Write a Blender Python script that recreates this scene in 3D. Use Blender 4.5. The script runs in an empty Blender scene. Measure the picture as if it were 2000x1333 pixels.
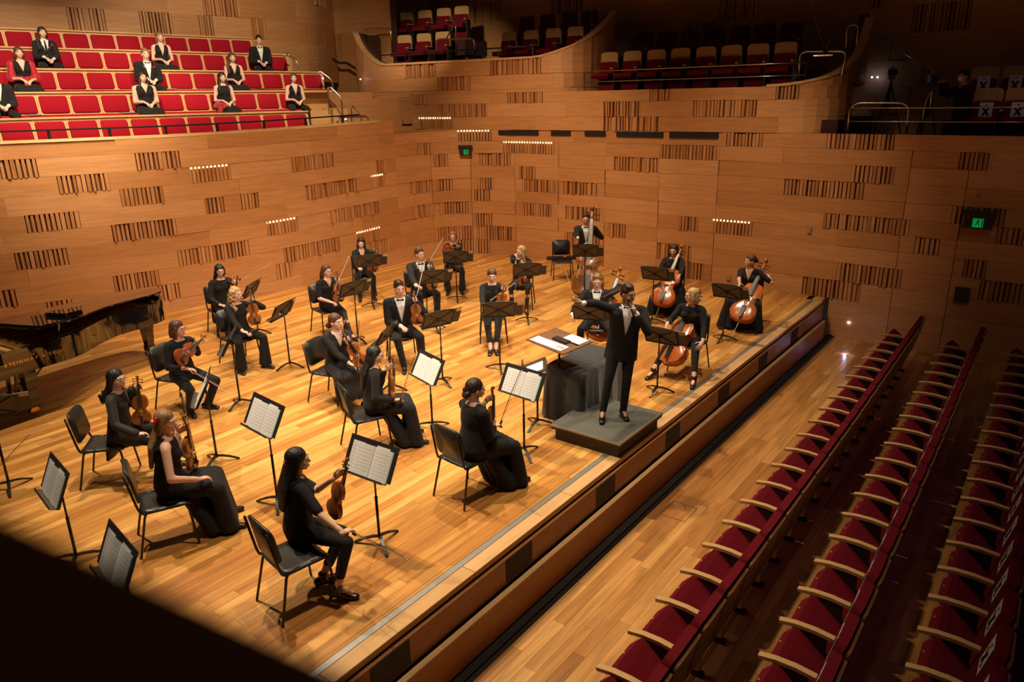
import bpy, bmesh, math, random
from mathutils import Vector, Matrix, Quaternion
R = random.Random(7)
PI = math.pi
V = Vector
# ------------------------------------------------------------------ camera
SC = bpy.context.scene
COL = SC.collection
def axes():
    f, cx, cy = 1440.0, 1000.0, 666.5
    def ray(px, py): return V((px-cx, -(py-cy), -f)).normalized()
    up = -ray(1080, 5050)
    y = ray(2140, 168); y = (y - up*y.dot(up)).normalized()
    x = y.cross(up)
    return Matrix((x, y, up))                      # world = M @ camera vector
CAMR = axes(); EYE = V((0, 0, 4.0))
cam = bpy.data.cameras.new('camera'); camo = bpy.data.objects.new('camera', cam); COL.objects.link(camo)
camo.matrix_world = Matrix.Translation(EYE) @ CAMR.to_4x4()
cam.sensor_width = 36; cam.lens = 25.92; cam.clip_start = 0.02; cam.clip_end = 200
cam.dof.use_dof = True; cam.dof.focus_distance = 9.5; cam.dof.aperture_fstop = 2.8
SC.camera = camo
SC.view_settings.view_transform = 'Standard'; SC.view_settings.look = 'None'
SC.view_settings.gamma = 1; SC.view_settings.use_curve_mapping = False
SC.view_settings.exposure = 0.0
W = bpy.data.worlds.new('hall'); SC.world = W; W.use_nodes = True
W.node_tree.nodes['Background'].inputs[0].default_value = (1.0, 0.62, 0.35, 1)
W.node_tree.nodes['Background'].inputs[1].default_value = 0.012
def lamp(kind, name, loc, target, power, color, size=0.3, angle=60, blend=0.6):
    l = bpy.data.lights.new(name, kind); l.energy = power; l.color = color
    if kind == 'SPOT':
        l.spot_size = math.radians(angle); l.spot_blend = blend; l.shadow_soft_size = size
    elif kind == 'AREA': l.size = size
    else: l.shadow_soft_size = size
    o = bpy.data.objects.new(name, l); COL.objects.link(o); o.location = loc
    o.rotation_euler = (V(target)-V(loc)).to_track_quat('-Z', 'Y').to_euler()
    return o
WARM = (1.0, 0.80, 0.55); WARM2 = (1.0, 0.72, 0.44)
for (lx, ly, tx, ty, p) in ((-10.8, 4.5, -8.0, 3.4, 1.0), (-7.6, 4.2, -5.6, 3.6, 1.05), (-11.0, 9.0, -9.6, 8.0, 1.0), (-7.0, 7.8, -5.4, 7.4, 1.0),
                            (-7.5, 11.5, -6.0, 11.0, 1.0), (-11.5, 12.0, -10.5, 11.5, .9), (-12.8, 7.0, -11.6, 6.5, .6), (-3.6, 4.5, -4.2, 4.6, .65), (-3.4, 9.5, -4.2, 9.6, .5)):
    lamp('SPOT', 'stage_light', (lx, ly, 9.5), (tx, ty, 0), 2050*p, WARM, .13, 60, .8)
for (lx, ly, tx, ty, p) in ((-.5, 8.5, -7.8, 8.6, 1.0), (-2.0, 2.0, -8.8, 7.5, 1.0)):
    lamp('SPOT', 'front_light', (lx, ly, 8.5), (tx, ty, .5), 1750*p, (1.0, .86, .68), .2, 46, .9)
lamp('SPOT', 'wall_wash_light', (-7.5, 6.0, 8.0), (-14.2, 8.0, 1.5), 2000, WARM2, .3, 75, 1)
lamp('SPOT', 'wall_wash_light', (-9.0, 9.0, 7.5), (-11.2, 15.7, 1.4), 1700, WARM2, .3, 62, 1)
lamp('SPOT', 'wall_wash_light', (-5.0, 9.5, 7.0), (-5.8, 15.6, .9), 1000, WARM2, .3, 60, 1)
lamp('SPOT', 'wall_wash_light', (.5, 9.5, 7.5), (0.0, 15.4, .9), 110, WARM2, .3, 66, 1)
lamp('SPOT', 'choir_light', (-11.0, 4.5, 9.0), (-16.2, 6.4, 4.6), 3300, WARM, .12, 52, .7)
lamp('SPOT', 'choir_light', (-11.0, 8.5, 8.5), (-17.0, 12.0, 4.9), 1900, WARM, .12, 64, .8)
lamp('SPOT', 'box_light', (-12.0, 11.0, 8.5), (-15.3, 17.0, 5.2), 1150, WARM, .15, 32, .7)
lamp('SPOT', 'hall_light', (-1.0, 5.5, 9.0), (-2.9, 5.5, -.8), 90, WARM2, .3, 50, 1)
lamp('SPOT', 'violet_light', (2.5, 5.0, 9.0), (0.3, 9.0, -.5), 110, (.55, .14, .9), .3, 60, 1)
lamp('SPOT', 'violet_light', (1.5, 12.0, 9.0), (-.8, 16.5, 3.3), 26, (.45, .25, 1.0), .3, 45, 1)
# ------------------------------------------------------------------ helpers
def px2ray(px, py):
    return CAMR @ V((px-1000.0, -(py-666.5), -1440.0)).normalized()
def G(px, py, z=0.0):                              # picture pixel -> world point on the level z
    d = px2ray(px, py); return EYE + d*((z-EYE.z)/d.z)
def HY(px, py, Y):                                 # ... on the upright plane y = Y
    d = px2ray(px, py); return EYE + d*(Y/d.y)
def link(name, me, parent=None, loc=None):
    o = bpy.data.objects.new(name, me); COL.objects.link(o)
    if parent is not None: o.parent = parent
    if loc is not None: o.location = loc
    return o
def tag(o, label=None, cat=None, group=None, kind=None):
    if label: o['label'] = label
    if cat: o['category'] = cat
    if group: o['group'] = group
    if kind: o['kind'] = kind
    return o
def thing(name, label, cat, loc=(0, 0, 0), rz=0.0, group=None):
    o = bpy.data.objects.new(name, None); COL.objects.link(o); o.empty_display_size = .1
    o.location = loc; o.rotation_euler = (0, 0, rz); return tag(o, label, cat, group)
def dup(root, loc=None, rz=None, label=None, group=None, parent=None):
    r = root.copy(); COL.objects.link(r)
    if parent is not None: r.parent = parent
    if loc is not None: r.location = loc
    if rz is not None: r.rotation_euler = (0, 0, rz)
    if label: r['label'] = label
    if group: r['group'] = group
    for ch in list(root.children): dup(ch, parent=r)
    return r
class MB:
    def __init__(s): s.v = []; s.f = []; s.t = []; s.m = []; s.uv = {}; s.tone = .5; s.mi = 0
    def add(s, vs, fs):
        n = len(s.v); s.v += [tuple(v) for v in vs]
        for f in fs: s.f.append(tuple(i+n for i in f)); s.t.append(s.tone); s.m.append(s.mi)
        return s
    def box(s, c, d, M=None):
        c = V(c); hx, hy, hz = d[0]/2, d[1]/2, d[2]/2
        vs = [V((x, y, z)) for z in (-hz, hz) for y in (-hy, hy) for x in (-hx, hx)]
        vs = [(M @ v if M else v)+c for v in vs]
        return s.add(vs, [(0, 2, 3, 1), (4, 5, 7, 6), (0, 1, 5, 4), (2, 6, 7, 3), (0, 4, 6, 2), (1, 3, 7, 5)])
    def bar(s, p0, p1, w, h, up=(0, 0, 1)):
        p0, p1 = V(p0), V(p1); d = (p1-p0).normalized(); u = V(up); u = (u-d*u.dot(d))
        u = u.normalized() if u.length > 1e-5 else d.orthogonal().normalized()
        r = d.cross(u); vs = []
        for p in (p0, p1):
            for a, b in ((-1, -1), (1, -1), (1, 1), (-1, 1)): vs.append(p + r*a*w/2 + u*b*h/2)
        return s.add(vs, [(3, 2, 1, 0), (4, 5, 6, 7), (0, 1, 5, 4), (1, 2, 6, 5), (2, 3, 7, 6), (3, 0, 4, 7)])
    def tube(s, pts, rad, seg=8, cap=True, flat=None, closed=False):
        """pts list, rad list (number or (rx,ry)); flat = direction of the rx axis"""
        pts = [V(p) for p in pts]; n = len(pts)
        if not isinstance(rad, (list, tuple)): rad = [rad]*n
        rings = []; u = V(flat) if flat is not None else None
        for i, p in enumerate(pts):
            if closed: d = pts[(i+1) % n]-pts[i-1]
            else: d = pts[min(i+1, n-1)]-pts[max(i-1, 0)]
            if d.length < 1e-9: d = V((0, 0, 1))
            d.normalize()
            if u is None: u = d.orthogonal()
            a = u-d*u.dot(d)
            a = a.normalized() if a.length > 1e-6 else d.orthogonal().normalized()
            if flat is None: u = a
            b = d.cross(a); r = rad[i]; rx, ry = (r, r) if not isinstance(r, (tuple, list)) else r
            rings.append([p + a*math.cos(2*PI*k/seg)*rx + b*math.sin(2*PI*k/seg)*ry for k in range(seg)])
        vs = [v for r in rings for v in r]; fs = []
        m = n if closed else n-1
        for i in range(m):
            j = (i+1) % n
            for k in range(seg):
                l = (k+1) % seg
                fs.append((i*seg+k, i*seg+l, j*seg+l, j*seg+k))
        if cap and not closed:
            fs.append(tuple(range(seg))[::-1]); fs.append(tuple((n-1)*seg+k for k in range(seg)))
        return s.add(vs, fs)
    def cap(s, p0, p1, r0, r1, seg=10, flat=None):
        """tapered capsule with round ends"""
        p0, p1 = V(p0), V(p1); d = p1-p0
        d = d.normalized() if d.length > 1e-6 else V((0, 0, 1))
        def e(r): return r if isinstance(r, (tuple, list)) else (r, r)
        r0, r1 = e(r0), e(r1); P = []; Q = []
        for a in (80, 45, 0):
            c, sn = math.cos(math.radians(a)), math.sin(math.radians(a)); P.append(p0-d*min(r0)*sn); Q.append((r0[0]*c, r0[1]*c))
        for a in (0, 45, 80):
            c, sn = math.cos(math.radians(a)), math.sin(math.radians(a)); P.append(p1+d*min(r1)*sn); Q.append((r1[0]*c, r1[1]*c))
        return s.tube(P, Q, seg, True, flat)
    def ball(s, c, r, seg=10, rings=6, M=None):
        c = V(c); r = r if isinstance(r, (tuple, list)) else (r, r, r); vs = [V((0, 0, -r[2]))]; fs = []
        for i in range(1, rings):
            a = -PI/2+PI*i/rings
            for k in range(seg):
                b = 2*PI*k/seg; vs.append(V((r[0]*math.cos(a)*math.cos(b), r[1]*math.cos(a)*math.sin(b), r[2]*math.sin(a))))
        vs.append(V((0, 0, r[2]))); t = len(vs)-1
        for k in range(seg):
            l = (k+1) % seg; fs.append((0, 1+l, 1+k)); fs.append((t, 1+(rings-2)*seg+k, 1+(rings-2)*seg+l))
            for i in range(rings-2):
                a = 1+i*seg; fs.append((a+k, a+l, a+seg+l, a+seg+k))
        return s.add([(M @ v if M else v)+c for v in vs], fs)
    def prism(s, out, z0, z1, M=None):
        """closed outline [(x,y)] between two heights"""
        n = len(out); vs = [V((x, y, z0)) for x, y in out]+[V((x, y, z1)) for x, y in out]
        if M: vs = [M @ v for v in vs]
        fs = [tuple(range(n))[::-1], tuple(range(n, 2*n))]+[(i, (i+1) % n, n+(i+1) % n, n+i) for i in range(n)]
        return s.add(vs, fs)
    def lathe(s, prof, c=(0, 0, 0), seg=14):
        c = V(c); vs = []; fs = []
        for r, z in prof:
            for k in range(seg): vs.append(c+V((r*math.cos(2*PI*k/seg), r*math.sin(2*PI*k/seg), z)))
        for i in range(len(prof)-1):
            for k in range(seg):
                l = (k+1) % seg; fs.append((i*seg+k, i*seg+l, (i+1)*seg+l, (i+1)*seg+k))
        fs.append(tuple(range(seg))[::-1]); fs.append(tuple((len(prof)-1)*seg+k for k in range(seg)))
        return s.add(vs, fs)
    def mesh(s, name, mats, smooth=False):
        me = bpy.data.meshes.new(name); me.from_pydata(s.v, [], s.f)
        for m in (mats if isinstance(mats, (list, tuple)) else [mats]): me.materials.append(m)
        a = me.attributes.new('tone', 'FLOAT', 'FACE'); a.data.foreach_set('value', s.t)
        me.polygons.foreach_set('material_index', s.m)
        if smooth: me.polygons.foreach_set('use_smooth', [True]*len(s.f)); 
        if smooth == 2: me.set_sharp_from_angle(angle=math.radians(40))
        me.update(); return me
    def obj(s, name, mats, parent=None, smooth=False): return link(name, s.mesh(name, mats, smooth), parent)
# ------------------------------------------------------------------ materials
def nodes(m):
    m.use_nodes = True; nt = m.node_tree; return nt, nt.nodes, nt.links, nt.nodes['Principled BSDF']
MC = {}
def mat(name, col, rough=.6, metal=0, coat=0, emit=None, es=1, bump=0, bscale=60, var=0, sheen=0, spec=.5):
    if name in MC: return MC[name]
    m = bpy.data.materials.new(name); nt, N, L, P = nodes(m)
    P.inputs['Base Color'].default_value = (*col, 1); P.inputs['Roughness'].default_value = rough
    P.inputs['Metallic'].default_value = metal; P.inputs['Coat Weight'].default_value = coat
    P.inputs['Specular IOR Level'].default_value = spec; P.inputs['Sheen Weight'].default_value = sheen
    if emit: P.inputs['Emission Color'].default_value = (*emit, 1); P.inputs['Emission Strength'].default_value = es
    if bump or var:
        g = N.new('ShaderNodeTexCoord'); n = N.new('ShaderNodeTexNoise'); n.inputs['Scale'].default_value = bscale
        n.inputs['Detail'].default_value = 3; L.new(g.outputs['Object'], n.inputs['Vector'])
        if bump:
            b = N.new('ShaderNodeBump'); b.inputs['Strength'].default_value = bump; b.inputs['Distance'].default_value = .01
            L.new(n.outputs['Fac'], b.inputs['Height']); L.new(b.outputs['Normal'], P.inputs['Normal'])
        if var:
            x = N.new('ShaderNodeMix'); x.data_type = 'RGBA'
            x.inputs[6].default_value = (*[c*(1-var) for c in col], 1); x.inputs[7].default_value = (*[min(1, c*(1+var)) for c in col], 1)
            L.new(n.outputs['Fac'], x.inputs[0]); L.new(x.outputs[2], P.inputs['Base Color'])
    MC[name] = m; return m
def wood(name, cols, scale, rough=.4, grain=.35, bump=.1, coat=0, objspace=False, wave=0):
    """cols: dark, mid, light picked by each piece's tone; scale stretches the grain"""
    if name in MC: return MC[name]
    m = bpy.data.materials.new(name); nt, N, L, P = nodes(m)
    at = N.new('ShaderNodeAttribute'); at.attribute_name = 'tone'
    cr = N.new('ShaderNodeValToRGB'); e = cr.color_ramp.elements
    e[0].color = (*cols[0], 1); e[1].color = (*cols[2], 1); k = e.new(.5); k.color = (*cols[1], 1)
    L.new(at.outputs['Fac'], cr.inputs[0])
    tc = N.new('ShaderNodeTexCoord') if objspace else N.new('ShaderNodeNewGeometry')
    src = tc.outputs['Object'] if objspace else tc.outputs['Position']
    ad = N.new('ShaderNodeVectorMath'); ad.operation = 'MULTIPLY_ADD'; ad.inputs[1].default_value = scale
    sh = N.new('ShaderNodeMath'); sh.operation = 'MULTIPLY'; sh.inputs[1].default_value = 37.0
    L.new(at.outputs['Fac'], sh.inputs[0]); L.new(src, ad.inputs[0]); L.new(sh.outputs[0], ad.inputs[2])
    n = N.new('ShaderNodeTexNoise'); n.inputs['Scale'].default_value = 1; n.inputs['Detail'].default_value = 5
    n.inputs['Distortion'].default_value = .6; L.new(ad.outputs[0], n.inputs['Vector'])
    mr = N.new('ShaderNodeMapRange'); mr.inputs[1].default_value = .3; mr.inputs[2].default_value = .7
    mr.inputs[3].default_value = 1-grain; mr.inputs[4].default_value = 1+grain*.6; L.new(n.outputs['Fac'], mr.inputs[0])
    mx = N.new('ShaderNodeVectorMath'); mx.operation = 'SCALE'
    L.new(cr.outputs[0], mx.inputs[0]); L.new(mr.outputs[0], mx.inputs['Scale']); L.new(mx.outputs[0], P.inputs['Base Color'])
    P.inputs['Roughness'].default_value = rough; P.inputs['Coat Weight'].default_value = coat
    P.inputs['Coat Roughness'].default_value = .15
    if bump:
        b = N.new('ShaderNodeBump'); b.inputs['Strength'].default_value = bump; b.inputs['Distance'].default_value = .004
        L.new(n.outputs['Fac'], b.inputs['Height']); L.new(b.outputs['Normal'], P.inputs['Normal'])
    MC[name] = m; return m
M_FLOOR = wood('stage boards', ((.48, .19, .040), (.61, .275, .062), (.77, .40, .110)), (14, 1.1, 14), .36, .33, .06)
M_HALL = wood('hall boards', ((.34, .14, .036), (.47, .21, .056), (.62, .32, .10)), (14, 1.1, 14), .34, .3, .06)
M_WALL = wood('beech wall panels', ((.52, .235, .085), (.60, .285, .108), (.66, .33, .14)), (1.6, 1.6, 22), .5, .16, .05)
M_SLAT = wood('slats', ((.44, .18, .06), (.54, .24, .085), (.64, .31, .125)), (9, 9, 2), .5, .2, .05)
M_RECESS = mat('dark recess', (.10, .035, .012), .9)
M_STALL = wood('pale stall wood', ((.60, .34, .13), (.68, .41, .17), (.74, .47, .21)), (2, 2, 14), .38, .14, .03)
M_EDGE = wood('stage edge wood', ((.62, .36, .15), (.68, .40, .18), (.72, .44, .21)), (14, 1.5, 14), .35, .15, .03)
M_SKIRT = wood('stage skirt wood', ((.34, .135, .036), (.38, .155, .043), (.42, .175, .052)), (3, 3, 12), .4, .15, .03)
M_RED = mat('red upholstery', (.36, .004, .018), .85, bump=.15, bscale=300, spec=.25)
M_SEATRED = mat('crimson seat velvet', (.15, .003, .010), .85, bump=.15, bscale=250, spec=.2)
M_BLK = mat('black plastic', (.022, .021, .021), .38, bump=.1, bscale=200)
M_BLKM = mat('black metal', (.018, .017, .018), .35, metal=.2)
M_DESK = mat('black desk metal', (.055, .043, .032), .5)
M_STEEL = mat('brushed steel', (.62, .57, .50), .28, metal=1)
M_ALU = mat('aluminium strip', (.42, .40, .37), .4, metal=.7)
M_PAPER = mat('paper', (.80, .78, .76), .8)
M_BRASS = mat('brass', (.83, .55, .20), .22, metal=1)
M_GLOW = mat('warm lamp', (1, .8, .5), .5, emit=(1, .72, .32), es=3.5)
M_LED = mat('cold led', (1, 1, 1), .5, emit=(.55, .6, 1), es=22)
# ------------------------------------------------------------------ floors
def boards(name, mt, x0, x1, y0, y1, z, w, l0, l1, skip=None, thick=.03, clip=None, limit=300):
    base = MB(); base.box(((x0+x1)/2, (y0+y1)/2, z-thick-.03), (x1-x0, y1-y0, .06))
    b = base.obj(name, M_RECESS); tag(b, kind='structure')
    L = []; x = x0
    while x < x1-.01:
        xe = min(x+w, x1); y = y0-R.random()*l1
        while y < y1:
            ye = y+R.uniform(l0, l1); a, c = max(y, y0), min(ye, y1)
            if c-a > .05: L.append((x, xe, a, c, R.random()*.9+.05 if R.random() > .12 else R.choice((.0, 1.0))))
            y = ye
        x += w
    L.sort(key=lambda q: (V(((q[0]+q[1])/2, (q[2]+q[3])/2, z))-EYE).length/math.sqrt(q[3]-q[2]+.2))
    def vis(q):
        c = CAMR.transposed() @ (V(((q[0]+q[1])/2, (q[2]+q[3])/2, z))-EYE)
        if c.z > -.3: return False
        u, v = -c.x/c.z*1440, c.y/c.z*1440
        return abs(u) < 1080 and abs(v) < 740
    seen = [q for q in L if vis(q)]; rest = [q for q in L if not vis(q)]+seen[limit:]
    def put(mb, q):
        g = .0004
        a, b_, c, d = q[0]+g, q[1]-g, q[2]+.001, q[3]-.001
        mb.tone = q[4]; k = .0009
        mb.add([(a, c, z-thick), (b_, c, z-thick), (b_, d, z-thick), (a, d, z-thick), (a+k, c, z), (b_-k, c, z), (b_-k, d, z), (a+k, d, z)],
               [(4, 5, 6, 7), (0, 1, 5, 4), (1, 2, 6, 5), (2, 3, 7, 6), (3, 0, 4, 7)])
    for q in seen[:limit]:
        mb = MB(); put(mb, q); mb.obj('floor_board', mt, b)
    mb = MB()
    for q in rest: put(mb, q)
    tag(mb.obj('floor_board_field', mt, b), kind='stuff')
    return b
XE = -3.67
HZ = -.79
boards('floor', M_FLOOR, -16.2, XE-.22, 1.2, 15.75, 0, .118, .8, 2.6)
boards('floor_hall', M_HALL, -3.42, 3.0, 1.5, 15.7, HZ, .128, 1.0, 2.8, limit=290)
# stage edge: pale border, aluminium strip, skirt with slot and dark vents
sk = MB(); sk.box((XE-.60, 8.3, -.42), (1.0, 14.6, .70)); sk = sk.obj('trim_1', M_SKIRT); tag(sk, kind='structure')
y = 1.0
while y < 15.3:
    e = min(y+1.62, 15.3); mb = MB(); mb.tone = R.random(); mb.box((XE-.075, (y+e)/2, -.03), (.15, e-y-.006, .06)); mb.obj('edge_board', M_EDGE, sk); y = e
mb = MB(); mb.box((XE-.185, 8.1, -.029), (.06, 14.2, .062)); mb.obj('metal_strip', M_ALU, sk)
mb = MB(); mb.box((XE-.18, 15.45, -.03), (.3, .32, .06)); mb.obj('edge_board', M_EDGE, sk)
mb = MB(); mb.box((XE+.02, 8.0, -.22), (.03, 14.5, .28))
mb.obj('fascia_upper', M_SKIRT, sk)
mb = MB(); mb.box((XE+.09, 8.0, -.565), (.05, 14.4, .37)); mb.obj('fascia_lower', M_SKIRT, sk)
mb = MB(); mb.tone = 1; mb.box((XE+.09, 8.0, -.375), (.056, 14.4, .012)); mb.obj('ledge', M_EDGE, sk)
mv = mat('brown vent grille', (.07, .055, .04), .9, bump=.5, bscale=500)
for y in (3.15, 4.85, 6.5, 8.25, 10.0, 11.7, 13.4):
    mb = MB(); mb.box((XE+.037, y, -.215), (.006, .42, .24)); mb.obj('vent', mv, sk)
mb = MB(); mb.box((XE+.14, 8.2, HZ+.012), (.12, 14.8, .024)); mb.obj('gap_shade_strip', mat('painted gap shade', (.012, .006, .005), .9), sk)  # near-black strip paints the shade between skirt foot and hall floor
# little floor fittings of the hall
def fitting(name, label, px, py, z, r=.03):
    c = G(px, py, z); mb = MB(); mb.lathe([(r, 0), (r, .006), (r*.6, .008)], c); t = mb.obj(name, M_STEEL); tag(t, label, 'floor fitting'); return c
fitting('floor_socket', 'round steel socket in the hatch of the front aisle floor', 1335, 991, HZ)
fitting('floor_socket', 'steel floor lamp ring near the far end of the aisle', 1653, 694, HZ, .035)
l = lamp('POINT', 'floor_led', tuple(G(1650, 692, HZ)+V((0, 0, .05))), (0, 0, 0), 1.2, (.45, .5, 1), .02)
fitting('floor_socket', 'round steel socket on the stage beside the far edge', 1525, 597, 0, .035)
h = MB()
for a, b_ in (((1316, 979), (1289, 1005)), ((1316, 979), (1361, 994)), ((1361, 994), (1337, 1020)), ((1289, 1005), (1337, 1020))):
    h.bar(G(*a, HZ)+V((0, 0, .001)), G(*b_, HZ)+V((0, 0, .001)), .006, .004)
tag(h.obj('floor_hatch', M_RECESS), 'square wooden service hatch outline in the aisle floor', 'hatch')
# ------------------------------------------------------------------ walls
CP = [(-17.2, 1.0), (-15.9, 3.2), (-14.95, 5.5), (-14.47, 7.21), (-14.12, 8.6), (-13.76, 10.3), (-13.6, 11.8), (-13.6, 13.3), (-13.53, 14.1), (-13.28, 14.8),
      (-12.75, 15.33), (-11.9, 15.65), (-10.3, 15.76), (-9.0, 15.73), (-7.2, 15.65), (-5, 15.65), (-3.6, 15.6), (-1.5, 15.45), (0.5, 15.4), (3.2, 15.3)]
def catmull(P, step=.05):
    P = [V((*p, 0)) for p in P]; out = []
    for i in range(1, len(P)-2):
        a, b, c, d = P[i-1], P[i], P[i+1], P[i+2]; n = max(2, int((c-b).length/step))
        for k in range(n):
            t = k/n; out.append(.5*((2*b)+(c-a)*t+(2*a-5*b+4*c-d)*t*t+(3*b-a-3*c+d)*t**3))
    out.append(P[-2]); return out
class Curve:
    def __init__(s, P):
        s.p = catmull(P); s.s = [0.0]
        for a, b in zip(s.p, s.p[1:]): s.s.append(s.s[-1]+(b-a).length)
        s.L = s.s[-1]
    def at(s, q):
        q = min(max(q, 0), s.L-1e-4); i = int(q/s.L*(len(s.s)-1)); i = min(i, len(s.s)-2)
        while s.s[i] > q: i -= 1
        while s.s[i+1] < q: i += 1
        t = (q-s.s[i])/(s.s[i+1]-s.s[i]); p = s.p[i].lerp(s.p[i+1], t)
        a, b = s.p[max(i-1, 0)], s.p[min(i+2, len(s.p)-1)]; d = (b-a).normalized()
        return p, V((d.y, -d.x, 0))                # point, normal into the room
    def hit(s, px, py):
        d = px2ray(px, py); best = None
        for i in range(len(s.p)-1):
            a, b = s.p[i], s.p[i+1]; e = b-a
            den = d.x*e.y-d.y*e.x
            if abs(den) < 1e-9: continue
            t = (a.x*e.y-a.y*e.x)/den; u = (a.x*d.y-a.y*d.x)/den
            if t > 0 and -.001 <= u <= 1.001 and (best is None or t < best[0]): best = (t, s.s[i]+u*e.length)
        if best is None: return None
        return best[1], EYE.z+d.z*best[0]
WC = Curve(CP)
S_A = WC.hit(300, 420)[0]; S_B = WC.hit(850, 400)[0]; S_C = WC.hit(778, 400)[0]
ZL = [0, .21, .54, .86, 1.19, 1.51, 1.84, 2.16, 2.49, 2.81, 3.14, 3.44]
ZB = [0, .385, .76, 1.1, 1.42, 1.72, 2.03, 2.35, 2.67, 2.97, 3.255, 3.57, 3.9, 4.24, 4.58, 4.95]
def zrow(k, s):
    if k < 0: return HZ if k == -1 else HZ
    if k >= len(ZL): return ZB[k]
    t = min(max((s-S_A)/(S_B-S_A), 0), 1); t = t*t*(3-2*t)
    return ZL[k]*(1-t)+ZB[k]*t
def strip(mb, C, s0, s1, zf0, zf1, ob, ot, back=-.045):
    """a board along curve C; zf functions of s; ob/ot: how far it stands proud at foot and head"""
    n = 1
    if s0 < S_B+1.0 and s1 > S_C-2.5 or C is not WC: n = max(1, int((s1-s0)/.22))
    elif s0 < S_B+6: n = max(1, int((s1-s0)/.5))
    elif s1 < S_C: n = max(1, int((s1-s0)/1.2))
    vs = []
    for i in range(n+1):
        s = s0+(s1-s0)*i/n; p, nn = C.at(s); a, b = zf0(s), zf1(s)
        vs += [p+nn*back+V((0, 0, a)), p+nn*back+V((0, 0, b)), p+nn*ot+V((0, 0, b)), p+nn*ob+V((0, 0, a))]
    fs = [(0, 1, 2, 3)]
    for i in range(n):
        a, b = 4*i, 4*i+4
        for k in range(4):
            l = (k+1) % 4; fs.append((a+k, b+k, b+l, a+l))
    fs.append((4*n+3, 4*n+2, 4*n+1, 4*n)); mb.add(vs, fs)
FL = [(0, 75, 335), (113, 215, 363), (265, 352, 316), (375, 452, 342, 1), (235, 320, 385), (50, 158, 438), (218, 345, 450), (345, 487, 487), (400, 438, 400),
      (470, 505, 391), (570, 655, 323), (595, 700, 372), (645, 742, 415), (520, 582, 437, 1), (30, 135, 512), (222, 313, 553), (311, 352, 577), (0, 35, 593), (92, 143, 600),
      (538, 570, 518), (553, 665, 486), (725, 752, 362, 1), (733, 756, 314), (697, 745, 450, 1), (714, 766, 478),
      (812, 844, 288), (846, 875, 312), (937, 997, 315), (1014, 1046, 341), (800, 844, 358), (854, 884, 360), (933, 964, 364), (1020, 1084, 370), (1100, 1166, 371),
      (1200, 1288, 324), (1290, 1400, 300), (927, 957, 387), (804, 849, 405), (859, 915, 408), (1016, 1077, 417), (1105, 1175, 422), (930, 961, 435),
      (1187, 1222, 452), (1104, 1175, 471), (1326, 1364, 434), (1283, 1351, 481), (1337, 1357, 515), (1210, 1274, 531), (1295, 1374, 540),
      (851, 925, 458), (890, 925, 478), (930, 957, 482), (931, 1003, 460), (959, 1003, 507), (1037, 1060, 507),
      (820, 884, 240, 1), (895, 960, 266, 1), (984, 1082, 292, 1), (790, 852, 128), (854, 919, 156), (955, 1058, 125), (802, 834, 184), (991, 1060, 184), (855, 951, 213),
      (1176, 1252, 214), (1176, 1290, 243), (1269, 1311, 181), (1354, 1478, 212), (1516, 1561, 179), (1414, 1490, 275), (1615, 1747, 280), (1872, 1929, 324),
      (1662, 1747, 346), (1532, 1688, 366), (1858, 1963, 423), (1608, 1779, 430), (1394, 1470, 438, 1), (1946, 2000, 460), (1787, 1836, 474), (1883, 1929, 514),
      (1635, 1764, 521), (1566, 1681, 568), (1909, 2000, 585)]
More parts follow.
